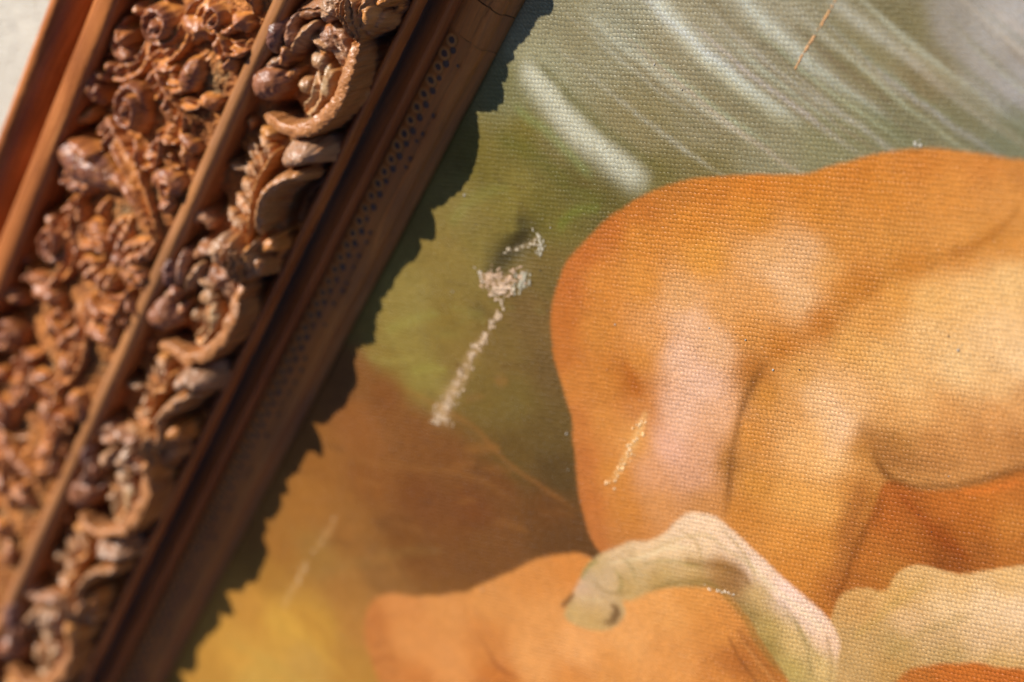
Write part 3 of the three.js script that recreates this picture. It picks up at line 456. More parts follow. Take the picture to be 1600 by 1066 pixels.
plumeAt([[48, 536], [60, 560], [56, 590], [42, 610]], 2.2, 2.7, 3, { seed: 139 });
plumeAt([[96, 640], [104, 670], [96, 700], [80, 722]], 2.2, 2.7, 3, { seed: 140 });
plumeAt([[30, 690], [20, 720], [26, 756], [44, 780]], 2.2, 2.7, 3, { seed: 141 });
// a five-petalled flower
{
  const f = [[[182, 392], [170, 372], [158, 352], [150, 340]], [[192, 388], [200, 366], [206, 350], [212, 334]], [[204, 400], [222, 390], [236, 384], [248, 372]], [[202, 414], [220, 420], [232, 434], [240, 444]], [[186, 420], [180, 436], [178, 448], [184, 458]], [[172, 408], [156, 412], [146, 420], [138, 426]]];
  f.forEach((q, i) => leafAt('petal', q, [0.8, 1.4, 1.3, 0.4], [2.0, 2.4, 2.0, 1.0], { seed: 100 + i, sec: 'leaf' }));
  put('flower_eye', knob(spot(190, 404, G0 + 1), 1.2, 1.6, 1.2, { seed: 107, ...RB }));
  put('flower_eye', knob(spot(202, 412, G0 + 1.2), 0.8, 1.4, 0.8, { seed: 108, ...RL }));
}
leafAt('leaf_lobe', [[62, 452], [80, 450], [98, 460], [108, 472]], [0.6, 1.2, 1.2, 0.5], [1.6, 2.6, 2.4, 1.2], { seed: 110 });
plumeAt([[86, 486], [104, 502], [120, 524], [140, 552]], 2.4, 2.8, 4, { seed: 111 });
leafAt('hook', [[152, 452], [158, 472], [172, 488], [184, 500]], [0.4, 0.7, 0.8, 0.4], [1.4, 2.2, 2.2, 1.2], { seed: 112 });
leafAt('leaf_lobe', [[14, 448], [28, 452], [40, 462], [46, 474]], [0.6, 1.1, 1.1, 0.5], [1.6, 2.4, 2.2, 1.2], { seed: 113 });
leafAt('leaf_lobe', [[150, 502], [162, 516], [176, 526], [194, 530]], [0.5, 0.9, 0.9, 0.5], [1.4, 2.0, 2.0, 1.2], { seed: 114 });
plumeAt([[62, 566], [74, 588], [92, 606], [108, 616]], 2.2, 2.7, 3, { seed: 115 });
leafAt('leaf_lobe', [[112, 548], [118, 566], [116, 586]], [0.6, 1.2, 0.7], [1.6, 2.4, 1.4], { seed: 116 });
leafAt('leaf_lobe', [[72, 626], [86, 636], [92, 652], [84, 666]], [0.6, 1.1, 1.1, 0.5], [1.6, 2.4, 2.2, 1.2], { seed: 117, ...RB });
leafAt('leaf_lobe', [[118, 612], [130, 622], [136, 640], [128, 656]], [0.6, 1.1, 1.0, 0.5], [1.6, 2.4, 2.0, 1.2], { seed: 118 });
leafAt('stem', [[14, 664], [26, 690], [42, 714], [62, 736], [76, 748]], [0.6, 0.9, 0.9, 0.8, 0.4], [1.8, 2.4, 2.4, 2.0, 1.2], { seed: 119 });
leafAt('leaf_lobe', [[72, 690], [86, 700], [100, 712]], [0.6, 1.2, 0.6], [1.6, 2.4, 1.4], { seed: 120 });
leafAt('leaf_lobe', [[6, 730], [16, 752], [18, 772]], [0.6, 1.1, 0.6], [1.6, 2.4, 1.4], { seed: 121 });
leafAt('leaf_lobe', [[34, 764], [50, 776], [58, 792]], [0.5, 0.9, 0.5], [1.4, 2.0, 1.2], { seed: 122 });
leafAt('leaf_lobe', [[2, 806], [14, 820], [26, 838]], [0.6, 1.1, 0.6], [1.6, 2.4, 1.4], { seed: 123 });
leafAt('leaf_lobe', [[0, 590], [12, 580], [24, 586]], [0.6, 1.0, 0.6], [1.6, 2.2, 1.4], { seed: 124 });
leafAt('leaf_lobe', [[300, 18], [310, 34], [328, 44], [338, 62]], [0.5, 1.1, 1.2, 0.5], [1.4, 2.2, 2.4, 1.2], { seed: 125 });
plumeAt([[352, 40], [364, 56], [372, 80], [382, 92]], 2.2, 2.7, 3, { seed: 126 });
leafAt('leaf_lobe', [[376, 20], [390, 32], [398, 48]], [0.6, 1.1, 0.6], [1.6, 2.4, 1.4], { seed: 127 });
leafAt('leaf_lobe', [[224, 0], [228, 12], [226, 24]], [0.5, 0.9, 0.5], [1.4, 2.0, 1.2], { seed: 128 });
// small leaflets between the large leaves
{
  const r = rng(99);
  for (let i = 0; i < 64; i++) {
    const x = -43 + r() * 15, z = -64 + r() * 150, a = 0.9 + r() * 1.6, q = 1.4 + r() * 1.6, bend = (r() - 0.5) * 1.6, y = G0 - 0.5 - DROP, C = Math.cos(a), S = Math.sin(a);
    put('leaflet', stroke([[x - C * q, y, z - S * q], [x - S * bend, y + 0.3, z + C * bend], [x + C * q, y, z + S * q]], [0.4, 0.7 + r() * 0.5, 0.3], [0.9, 1.6 + r() * 0.8, 0.8], { sec: ['ridge', 'leaf', 'channel', 'tilt'][i % 4], seed: 200 + i, ...RL }));
  }
  const flat = (x) => { const P = FLAT; for (let i = 1; i < P.length; i++) if (x <= P[i][0]) return lerp(P[i - 1][1], P[i][1], clamp((x - P[i - 1][0]) / (P[i][0] - P[i - 1][0]))); return P[P.length - 1][1]; };
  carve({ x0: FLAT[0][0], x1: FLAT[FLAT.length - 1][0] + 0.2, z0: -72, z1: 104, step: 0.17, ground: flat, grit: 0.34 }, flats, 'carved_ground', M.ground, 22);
}

// ------------------------------------------------------------------ the painted canvas
const PX0 = -6, PX1 = 116, PZ0 = -116, PZ1 = 100;      // its extent, mm
// the weave as it stands proud through the paint: rows of rounded thread tops, cell by cell (measured cell vectors, mm)
const A0 = lay(1100, 400), A1 = lay(1106.4, 400.7), A2 = lay(1102.5, 407.4), E1 = [A1[0] - A0[0], A1[2] - A0[2]], E2 = [A2[0] - A0[0], A2[2] - A0[2]], DET = E1[0] * E2[1] - E1[1] * E2[0];
const cells = (x, z) => [(x * E2[1] - z * E2[0]) / DET, (z * E1[0] - x * E1[1]) / DET];
const uncell = (u, v) => [u * E1[0] + v * E2[0], u * E1[1] + v * E2[1]];
const THREADS = 84, KR = rng(404), KNOT = Float32Array.from({ length: THREADS * THREADS }, () => KR());
const weaveAt = (u, v) => {                            // u, v in 0..1 over one repeat
  const b = v * THREADS + 0.2 * tile2(u, v, 1, 12, 73) + 0.14 * tile2(u, v, 1, 50, 74), j = Math.floor(b), fb = b - j - 0.5;
  const a = u * THREADS + 0.25 * tile2(u, v, 1, 14, 71) + 0.16 * tile2(u, v, 1, 60, 72) + (j % 2 ? 0.14 : -0.14), i = Math.floor(a), fa = a - i - 0.5;
  const k = KNOT[((j % THREADS + THREADS) % THREADS) * THREADS + (i % THREADS + THREADS) % THREADS];
  const w = fb + (k - 0.5) * 0.22, kn = Math.pow(Math.max(0, Math.cos((fa - fb * 0.3) * Math.PI)), 1.0), rw = Math.pow(Math.max(0, Math.cos(clamp(w, -0.5, 0.5) * Math.PI)), 0.75);
  return clamp((0.24 + 0.76 * rw) * (0.04 + 0.96 * kn) * (0.68 + 0.46 * k));
};
const paintMap = (() => {
  const W = 1152, H = 2040, w = W / 2, h = H / 2;
  const toT = (px, py) => { const q = lay(px, py, 0); return [q[0], q[2]]; };
  const smooth = (list) => {                           // closed outline through measured points
    const c = new THREE.CatmullRomCurve3(list.map((q) => { const t = toT(...q); return new THREE.Vector3(t[0], 0, t[1]); }), true, 'centripetal');
    return c.getPoints(list.length * 5).map((v) => [v.x, v.z]);
  };
  const region = (outline, soft, samples, tune) => {
    const P = smooth(outline); let a = 1e9, b = -1e9, c = 1e9, d = -1e9;
    for (const [x, z] of P) { a = Math.min(a, x); b = Math.max(b, x); c = Math.min(c, z); d = Math.max(d, z); }
    return { P, soft, box: [a - soft * 2, b + soft * 2, c - soft * 2, d + soft * 2], S: samples.map(([px, py, r, g, bl, k]) => [px, py, ...(tune ? tune(r, g, bl) : [r, g, bl]), k]).map(([px, py, r, g, bl, k]) => [...toT(px, py), lin(r), lin(g), lin(bl), k ?? 1]) };
  };
  const line = (list, wd, colour, alpha, o = {}) => {
    const c = new THREE.CatmullRomCurve3(list.map((q) => { const t = toT(q[0], q[1]); return new THREE.Vector3(t[0], 0, t[1]); }), false, 'centripetal');
    const P = c.getPoints(list.length * 7).map((v) => [v.x, v.z]); let a = 1e9, b = -1e9, e = 1e9, d = -1e9; const R = (Math.max(...[].concat(wd)) / 12.4) * 2.2;
    for (const [x, z] of P) { a = Math.min(a, x); b = Math.max(b, x); e = Math.min(e, z); d = Math.max(d, z); }
    return { line: P, wd: [].concat(wd).map((q) => q / 12.4), c: colour.map(lin), alpha: [].concat(alpha), box: [a - R, b + R, e - R, d + R], dry: o.dry ?? 0, hard: o.hard ?? 0 };
  };
  const inside = (P, x, z) => { let q = false; for (let i = 0, j = P.length - 1; i < P.length; j = i++) { const [xi, zi] = P[i], [xj, zj] = P[j]; if ((zi > z) !== (zj > z) && x < (xj - xi) * (z - zi) / (zj - zi) + xi) q = !q; } return q; };
  const distTo = (P, x, z, closed) => { let best = 1e9, bi = 0; const n = P.length; for (let i = closed ? 0 : 1; i < n; i++) { const [ax, az] = P[(i + n - 1) % n], [bx, bz] = P[i]; const dx = bx - ax, dz = bz - az; const t = clamp(((x - ax) * dx + (z - az) * dz) / (dx * dx + dz * dz + 1e-9)); const q = (x - ax - dx * t) ** 2 + (z - az - dz * t) ** 2; if (q < best) { best = q; bi = (i - 1 + t) / (n - 1); } } return [Math.sqrt(best), bi]; };
  const FAR = 2600;
  const layers = [
    // wall and drapery behind
    region([[-700, -900], [FAR, -900], [FAR, FAR], [-700, FAR]], 0.1, [
      [860, 20, 138, 132, 104], [850, 100, 150, 146, 116], [900, 60, 140, 132, 102], [960, 40, 150, 146, 122], [1050, 90, 146, 136, 108], [1000, 200, 132, 120, 84], [1100, 200, 138, 128, 98], [1200, 240, 136, 128, 98], [1300, 230, 128, 122, 88],
      [1250, 120, 140, 132, 104], [1180, 40, 148, 140, 116], [1350, 100, 132, 122, 88], [1420, 40, 122, 112, 78], [1450, 120, 126, 114, 78], [1400, 200, 122, 118, 86], [1500, 190, 120, 114, 84], [1580, 215, 118, 118, 92], [1560, 90, 152, 144, 134], [1490, 30, 146, 138, 126], [1590, 20, 168, 162, 156], [1560, 50, 166, 160, 152], [1590, 130, 158, 152, 146],
      [1700, -100, 170, 165, 160], [1200, -150, 150, 142, 120], [900, -150, 130, 124, 96], [1500, -200, 160, 154, 146],
      [1100, 262, 120, 116, 66], [1020, 285, 112, 110, 54], [960, 320, 100, 96, 44], [900, 280, 104, 102, 48], [820, 210, 112, 108, 44], [800, 150, 120, 116, 78], [860, 230, 116, 112, 60], [760, 260, 112, 106, 44], [800, 310, 124, 116, 50], [850, 330, 108, 106, 42],
      [720, 330, 128, 114, 58], [700, 400, 132, 112, 56], [760, 370, 124, 108, 52], [640, 470, 138, 122, 62], [600, 540, 134, 112, 52], [700, 500, 130, 108, 50], [660, 585, 138, 122, 58], [620, 520, 140, 122, 60], [860, 430, 112, 92, 46], [840, 500, 116, 90, 48], [780, 560, 118, 94, 46], [800, 620, 110, 90, 42], [860, 580, 104, 80, 42], [760, 620, 114, 92, 42], [850, 680, 100, 78, 38], [800, 720, 100, 76, 34], [870, 740, 88, 66, 32], [720, 560, 128, 104, 50],
      [560, 590, 128, 84, 42], [600, 620, 126, 78, 36], [560, 660, 140, 88, 42], [650, 680, 124, 78, 36], [700, 720, 118, 74, 34], [780, 760, 112, 70, 32], [860, 800, 104, 66, 30], [740, 800, 114, 68, 32], [660, 780, 116, 70, 32], [580, 740, 132, 82, 36], [500, 720, 142, 92, 40], [640, 850, 118, 74, 32], [760, 850, 116, 74, 34], [880, 840, 98, 64, 30],
      [480, 780, 152, 100, 44], [540, 830, 144, 96, 44], [500, 870, 150, 108, 50], [430, 850, 152, 102, 46], [590, 890, 138, 94, 46], [420, 900, 160, 112, 48], [540, 920, 156, 106, 50], [440, 970, 196, 146, 62], [390, 950, 186, 132, 58], [380, 1020, 194, 142, 62], [500, 980, 182, 132, 54], [480, 1040, 186, 140, 66], [400, 1055, 190, 146, 68], [330, 1050, 182, 132, 58], [545, 1040, 176, 124, 54], [560, 980, 170, 116, 54], [540, 1100, 176, 126, 56], [300, 1150, 170, 124, 52],
    ], (r, g, b) => [r * (r > 150 && b < 80 ? 1.03 : 1.02), (g > r * 0.85 && b < r * 0.62 ? lerp(g, r * 0.87, 0.75) : g) * (r > 150 && b < 80 ? 1.02 : 1), b * 0.98]),
    line([[812, 96], [850, 140], [890, 190], [950, 242], [1016, 296]], [24, 30, 34, 30, 26], [205, 200, 176], 0.85, { dry: 0.3 }),
    line([[1000, -20], [1060, 40], [1120, 96], [1180, 145], [1258, 200]], [16, 19, 18, 14, 8], [205, 204, 186], [0.85, 0.9, 0.85, 0.7, 0.3], { dry: 0.35 }),
    line([[1140, -20], [1200, 36], [1260, 92], [1330, 145], [1400, 196]], [12, 15, 14, 10, 8], [196, 194, 176], [0.7, 0.8, 0.7, 0.6, 0.2], { dry: 0.45 }),
    line([[1225, 0], [1290, 60], [1350, 105], [1420, 160]], [9, 9, 8, 6], [176, 168, 146], [0.4, 0.6, 0.6, 0.3], { dry: 0.5 }),
    line([[1290, -10], [1350, 40], [1400, 78], [1450, 115]], [12, 13, 11, 8], [190, 184, 166], [0.6, 0.65, 0.5, 0.3], { dry: 0.45 }),
    line([[900, 10], [960, 60], [1020, 110], [1090, 165], [1180, 215]], [9, 11, 10, 8, 6], [186, 182, 160], [0.4, 0.5, 0.5, 0.3, 0.15], { dry: 0.5 }),
    line([[930, -20], [1000, 45], [1070, 110], [1150, 170], [1230, 220]], [8, 10, 10, 8, 6], [124, 110, 76], 0.4, { dry: 0.3 }),
    line([[1090, -20], [1150, 40], [1230, 100], [1300, 160]], [9, 11, 10, 8], [116, 100, 66], 0.5, { dry: 0.3 }),
    line([[1240, 40], [1330, 110], [1400, 170]], [8, 10, 8], [106, 94, 56], 0.45, { dry: 0.3 }),
    line([[1330, -20], [1420, 50], [1500, 130]], [14, 22, 14], [116, 104, 70], 0.45, { dry: 0.3 }),
    line([[830, 84], [880, 140], [930, 190], [990, 236], [1040, 270]], [11, 13, 13, 12, 8], [100, 92, 40], [0.6, 0.7, 0.7, 0.6, 0.3], { dry: 0.25 }),
    ...Array.from({ length: 46 }, (_, i) => {           // many thin dry strokes laid side by side
      const r = rng(900 + i), a = 830 + i * 15.5 + (r() - 0.5) * 26, y0 = -40 + r() * 110, k = 150 + r() * 130, up = r();
      const t = up > 0.5 ? [176 + 24 * r(), 172 + 24 * r(), 150 + 26 * r()] : [112 + 20 * r(), 100 + 18 * r(), 66 + 18 * r()];
      return line([[a, y0], [a + k * 0.5, y0 + k * 0.44], [a + k, y0 + k * 0.82], [a + k * 1.4, y0 + k * 1.08]], [3, 4 + 4 * r(), 4 + 3 * r(), 2], t, [0.1, 0.3 + 0.2 * r(), 0.3 + 0.15 * r(), 0.05], { dry: 0.6 });
    }),
    line([[770, 210], [830, 240], [890, 290], [950, 320]], [16, 22, 20, 12], [98, 94, 34], 0.55, { dry: 0.2 }),
    line([[800, 165], [860, 210], [930, 280]], [8, 12, 10], [134, 142, 84], 0.5, { dry: 0.3 }),
    line([[700, 350], [740, 310], [800, 290]], [10, 14, 10], [138, 134, 66], 0.4, { dry: 0.3 }),
    line([[870, 360], [900, 330], [940, 326]], [9, 12, 8], [112, 118, 42], 0.5, { dry: 0.2 }),
    line([[600, 520], [640, 500], [690, 490]], [10, 12, 8], [150, 140, 66], 0.5, { dry: 0.4 }),
    line([[570, 555], [610, 565], [650, 560]], [8, 10, 6], [160, 142, 70], 0.45, { dry: 0.4 }),
    line([[640, 580], [675, 575], [700, 580]], [8, 10, 6], [152, 138, 62], 0.6, { dry: 0.3 }),
    line([[700, 480], [740, 490], [760, 505]], [8, 10, 6], [146, 130, 62], 0.4, { dry: 0.3 }),
    line([[610, 600], [680, 632], [740, 668], [800, 730], [860, 770], [905, 800]], [5, 6, 6, 6, 6, 4], [152, 96, 44], [0.3, 0.45, 0.4, 0.5, 0.5, 0.3], { dry: 0.3 }),
    line([[500, 695], [560, 720], [640, 730], [740, 745], [810, 790]], [12, 10, 8, 8, 6], [150, 98, 46], 0.3, { dry: 0.4 }),
    line([[480, 900], [560, 880], [640, 862], [700, 860]], [12, 16, 12, 8], [158, 116, 58], 0.3, { dry: 0.4 }),
    line([[400, 960], [480, 1000], [540, 1060]], [10, 14, 10], [206, 156, 64], 0.4, { dry: 0.4 }),
    line([[350, 1000], [430, 1040], [500, 1090]], [10, 12, 10], [178, 146, 70], 0.35, { dry: 0.4 }),
    line([[420, 940], [470, 960], [520, 1000]], [6, 8, 6], [168, 112, 46], 0.4, { dry: 0.4 }),
    line([[800, 348], [818, 356], [806, 380], [786, 402], [768, 425], [752, 430]], [24, 30, 30, 26, 22, 12], [56, 46, 24], [0.6, 0.85, 0.9, 0.85, 0.7, 0.3]),
    line([[742, 470], [752, 488], [738, 498]], [10, 12, 8], [92, 76, 36], 0.45),
    line([[688, 664], [692, 640], [716, 600], [740, 552], [766, 512]], [17, 16, 12, 9, 6], [206, 166, 120], [0.9, 0.85, 0.75, 0.65, 0.4], { dry: 0.85 }),
    line([[752, 432], [776, 442], [806, 436]], [8, 13, 9], [196, 156, 116], [0.5, 0.75, 0.6], { dry: 0.7 }),
    line([[806, 452], [820, 436], [826, 420]], [7, 8, 5], [150, 138, 112], [0.5, 0.6, 0.4], { dry: 0.5 }),
    line([[790, 394], [822, 384], [842, 372]], [3, 4, 4], [170, 146, 112], [0.4, 0.6, 0.6], { dry: 0.5 }),
    line([[842, 366], [846, 384], [842, 396]], [4, 5, 4], [140, 132, 106], 0.5, { dry: 0.5 }),
    line([[528, 800], [512, 832], [494, 858]], [5, 8, 6], [206, 160, 104], [0.15, 0.4, 0.4], { dry: 0.6 }),
    line([[482, 876], [462, 912], [440, 954]], [8, 7, 8], [212, 166, 106], [0.5, 0.45, 0.35], { dry: 0.6 }),
    ...Array.from({ length: 90 }, (_, i) => {           // loose dabs in the foliage and the earth
      const r = rng(1500 + i), px = 420 + r() * 480, py = 240 + r() * 640, l = 18 + r() * 46, d = (r() - 0.5) * 0.9, earth = py > 600 - (px - 560) * 0.25, up = r() < 0.5;
      const t = earth ? (up ? [158, 102, 48] : [98, 60, 28]) : (up ? [142, 128, 64] : [96, 76, 36]);
      return line([[px, py], [px + l * Math.cos(d) * 0.5, py + l * Math.sin(d) * 0.5 - 3], [px + l * Math.cos(d), py + l * Math.sin(d)]], [4 + 5 * r(), 6 + 8 * r(), 4], t, 0.12 + 0.26 * r(), { dry: 0.4 });
    }),
    // the lower limb
    region([[568, 985], [580, 944], [600, 930], [660, 932], [725, 925], [765, 908], [800, 892], [850, 872], [885, 864], [915, 868], [945, 884], [1010, 880], [1100, 880], [1180, 940], [1230, 1020], [1290, 1090], [1290, 1300], [700, 1300], [610, 1110], [582, 1040]], 0.45, [
      [585, 970, 186, 112, 52], [620, 950, 202, 128, 64], [700, 960, 206, 134, 68], [760, 940, 208, 136, 68], [830, 905, 204, 130, 62], [890, 880, 206, 128, 58], [640, 1000, 208, 134, 68], [700, 1030, 210, 136, 70], [600, 1040, 190, 116, 54], [650, 1070, 196, 118, 54], [760, 1000, 200, 124, 58], [850, 970, 214, 142, 74], [830, 1030, 218, 146, 78], [900, 1010, 226, 154, 86], [980, 1000, 224, 152, 82], [1040, 950, 222, 150, 78], [1080, 930, 214, 140, 66], [960, 1050, 212, 138, 68], [1050, 1030, 214, 140, 70], [1120, 980, 208, 132, 60], [1150, 1040, 172, 100, 42], [1200, 1060, 176, 106, 44], [1130, 1066, 200, 124, 56], [780, 1066, 190, 110, 46], [900, 1066, 206, 130, 62], [700, 1150, 196, 120, 56], [1000, 1150, 196, 120, 56],
    ], (r, g, b) => [r * 1.02, g * 1.03, b * 1.06]),
    line([[752, 992], [764, 1020], [784, 1046], [812, 1062]], [3, 4, 6, 8], [158, 88, 36], [0.3, 0.7, 0.7, 0.4]),
    line([[580, 1040], [600, 1028], [625, 1032]], [3, 4, 2], [158, 90, 40], 0.6),
    line([[578, 1010], [596, 1004], [612, 1010]], [3, 3, 2], [164, 96, 44], 0.5),
    line([[584, 968], [600, 960], [620, 964]], [3, 3, 2], [168, 98, 46], 0.35),
    line([[1138, 990], [1150, 1020], [1170, 1050], [1190, 1080]], [3, 4, 4, 4], [132, 76, 32], 0.65),
    line([[1160, 1000], [1185, 1035], [1215, 1075]], [4, 4, 4], [214, 146, 80], 0.5, { dry: 0.4 }),
    line([[1150, 980], [1180, 1020], [1220, 1070]], [5, 7, 7], [148, 88, 38], 0.5),
    // the main figure
    region([[1025, 297], [1060, 285], [1110, 277], [1180, 274], [1255, 273], [1310, 258], [1375, 239], [1440, 233], [1520, 238], [1600, 249], [1800, 250], [FAR, 250], [FAR, 1500], [1330, 1500], [1300, 1150], [1200, 990], [1090, 900], [960, 880], [928, 850], [912, 800], [902, 755], [897, 705], [893, 655], [882, 612], [866, 560], [860, 510], [866, 462], [881, 420], [906, 384], [940, 351], [982, 318]], 0.38, [
      [1050, 300, 186, 112, 42], [1110, 292, 196, 116, 40], [1180, 288, 202, 118, 38], [1260, 286, 200, 120, 40], [1340, 262, 200, 120, 42], [1440, 248, 202, 122, 46], [1540, 256, 204, 126, 52], [1600, 268, 200, 126, 54], [1000, 322, 186, 108, 40], [950, 356, 186, 104, 38], [912, 396, 188, 104, 40], [886, 440, 190, 106, 42], [874, 500, 190, 108, 42], [874, 560, 188, 108, 42], [896, 600, 200, 122, 50], [905, 660, 196, 116, 50], [910, 720, 190, 110, 48], [920, 790, 188, 108, 46], [940, 840, 186, 108, 48],
      [940, 440, 204, 126, 50], [940, 520, 202, 126, 50], [1000, 380, 204, 126, 46], [1000, 440, 210, 134, 54], [1080, 350, 206, 126, 44], [1100, 400, 214, 140, 56], [1180, 340, 206, 128, 44], [1280, 330, 206, 128, 46], [1380, 310, 206, 128, 48], [1480, 310, 210, 134, 56], [1570, 310, 212, 138, 62],
      [1200, 400, 220, 158, 92], [1215, 430, 226, 170, 112], [1260, 400, 222, 164, 104], [1250, 460, 222, 166, 106], [1190, 460, 214, 146, 76], [1290, 420, 214, 148, 76], [1320, 380, 206, 132, 54], [1320, 450, 198, 124, 48], [1400, 380, 206, 134, 56], [1500, 370, 212, 140, 62], [1580, 370, 206, 134, 58],
      [1290, 500, 186, 114, 44], [1350, 440, 192, 118, 44], [1420, 410, 196, 122, 46], [1500, 395, 204, 132, 56], [1560, 375, 202, 130, 54], [1590, 340, 206, 136, 62],
      [1080, 500, 226, 170, 120], [1120, 540, 226, 168, 114], [1060, 560, 228, 172, 126], [1020, 530, 216, 144, 74], [1100, 600, 228, 174, 132], [1060, 640, 226, 168, 124], [1120, 650, 222, 162, 112], [1050, 700, 224, 164, 124], [1020, 740, 218, 150, 96], [1080, 740, 214, 152, 106], [1100, 700, 216, 154, 106], [1030, 790, 208, 138, 74], [1100, 790, 200, 132, 68], [1070, 470, 218, 154, 88], [1130, 480, 214, 146, 76],
      [985, 605, 176, 98, 32], [970, 590, 190, 112, 40], [1000, 630, 200, 124, 58], [950, 600, 202, 124, 48], [940, 660, 206, 130, 56], [990, 690, 212, 140, 66], [960, 740, 204, 128, 52], [980, 800, 200, 124, 50], [960, 840, 192, 120, 54], [1000, 560, 206, 130, 54],
      [1170, 520, 206, 134, 60], [1180, 580, 178, 108, 42], [1220, 540, 194, 120, 46], [1200, 620, 196, 126, 50], [1170, 680, 202, 130, 54], [1140, 720, 178, 114, 48], [1180, 760, 206, 134, 54], [1160, 800, 198, 124, 48], [1230, 640, 212, 146, 76], [1250, 580, 212, 146, 72],
      [1280, 620, 230, 174, 112], [1310, 660, 232, 178, 118], [1330, 620, 228, 168, 102], [1260, 700, 228, 164, 92], [1300, 720, 230, 170, 100], [1240, 780, 220, 150, 70], [1290, 790, 222, 152, 72], [1230, 840, 212, 136, 56], [1280, 860, 204, 128, 50], [1250, 890, 200, 124, 48], [1330, 760, 204, 134, 60], [1350, 700, 194, 128, 56], [1330, 830, 180, 108, 40], [1300, 920, 178, 104, 38], [1350, 780, 178, 108, 40],
      [1380, 560, 226, 166, 92], [1450, 520, 230, 174, 104], [1450, 470, 226, 166, 90], [1520, 460, 230, 174, 102], [1580, 440, 234, 180, 108], [1560, 520, 238, 186, 120], [1500, 570, 236, 184, 116], [1590, 560, 240, 190, 126], [1420, 600, 228, 170, 100], [1560, 600, 230, 174, 106], [1330, 540, 220, 154, 76], [1360, 500, 214, 144, 66], [1400, 460, 214, 144, 64],
      [1400, 650, 214, 150, 80], [1480, 650, 208, 142, 74], [1560, 650, 206, 140, 74], [1600, 630, 212, 148, 82], [1400, 690, 178, 116, 52], [1460, 690, 190, 124, 60], [1530, 690, 192, 126, 62], [1590, 690, 186, 120, 58], [1440, 640, 220, 158, 88],
    ], (r, g, b) => [r * 0.995, g * 1.005, b * 1.07]),
    line([[1204, 556], [1176, 600], [1160, 640], [1148, 690], [1140, 740], [1134, 812]], [10, 10, 8, 8, 9, 8], [132, 82, 36], [0.3, 0.75, 0.7, 0.6, 0.7, 0.6]),
    line([[1300, 494], [1250, 530], [1204, 560]], [20, 20, 14], [186, 112, 42], 0.5),
    line([[972, 560], [985, 590], [1000, 622]], [10, 14, 10], [172, 92, 28], [0.3, 0.6, 0.5]),
    line([[1300, 490], [1350, 450], [1420, 418], [1500, 396], [1570, 350]], [18, 22, 18, 13, 10], [180, 110, 38], [0.5, 0.5, 0.45, 0.5, 0.5]),
    line([[1480, 400], [1540, 376], [1600, 320]], [6, 8, 8], [170, 104, 40], 0.5),
    line([[1014, 638], [1000, 668], [980, 712], [962, 742], [950, 760]], [5, 8, 8, 7, 5], [240, 186, 118], [0.4, 0.7, 0.6, 0.6, 0.4], { dry: 0.6 }),
    line([[1344, 650], [1362, 690], [1392, 716], [1450, 728], [1520, 722]], [16, 30, 30, 22, 14], [150, 94, 46], [0.25, 0.6, 0.6, 0.4, 0.2]),
    line([[1352, 740], [1338, 800], [1316, 870], [1298, 950]], [18, 22, 20, 14], [158, 92, 42], [0.4, 0.5, 0.55, 0.5]),
    line([[1290, 610], [1320, 660], [1290, 720]], [18, 22, 16], [238, 186, 140], [0.3, 0.4, 0.3]),
    line([[1060, 520], [1080, 600], [1056, 700]], [22, 28, 22], [232, 180, 146], [0.3, 0.4, 0.35]),
    // red drapery under the thigh
    region([[1388, 752], [1450, 766], [1540, 752], [1620, 726], [1900, 720], [1900, 900], [1640, 880], [1560, 890], [1490, 896], [1424, 890], [1390, 922], [1340, 930], [1312, 940], [1332, 880], [1352, 830], [1372, 780]], 0.4, [
      [1380, 800, 186, 92, 34], [1360, 860, 190, 100, 38], [1340, 920, 178, 94, 36], [1410, 780, 180, 88, 32], [1440, 800, 176, 88, 32], [1480, 790, 194, 98, 36], [1540, 780, 200, 104, 38], [1590, 760, 194, 102, 40], [1580, 820, 202, 112, 44], [1420, 850, 178, 90, 32], [1470, 840, 156, 74, 24], [1480, 880, 148, 72, 26], [1530, 860, 168, 86, 32], [1590, 860, 184, 98, 38], [1400, 900, 188, 104, 40], [1520, 820, 186, 94, 32], [1700, 800, 190, 100, 40],
    ], (r, g, b) => [r * 0.95, g * 1.05, b * 1.1]),
    line([[1366, 700], [1376, 730], [1392, 748], [1440, 760], [1500, 756], [1560, 742], [1640, 716]], [8, 9, 9, 7, 7, 8, 8], [122, 72, 28], [0.3, 0.8, 0.7, 0.6, 0.6, 0.7, 0.6]),
    line([[1384, 770], [1364, 810], [1340, 850], [1322, 900], [1302, 955]], [8, 8, 8, 9, 8], [138, 76, 28], [0.5, 0.6, 0.7, 0.75, 0.6]),
    line([[1404, 770], [1430, 800], [1470, 840], [1520, 880]], [8, 10, 14, 10], [146, 68, 22], 0.5),
    line([[1500, 770], [1550, 765], [1600, 748]], [8, 8, 8], [216, 116, 46], 0.5),
    // white cloth at the right
    region([[1296, 975], [1320, 928], [1350, 920], [1384, 924], [1400, 900], [1424, 884], [1460, 888], [1500, 898], [1560, 890], [1640, 878], [1950, 860], [1950, 1400], [1300, 1400], [1290, 1080]], 0.35, [
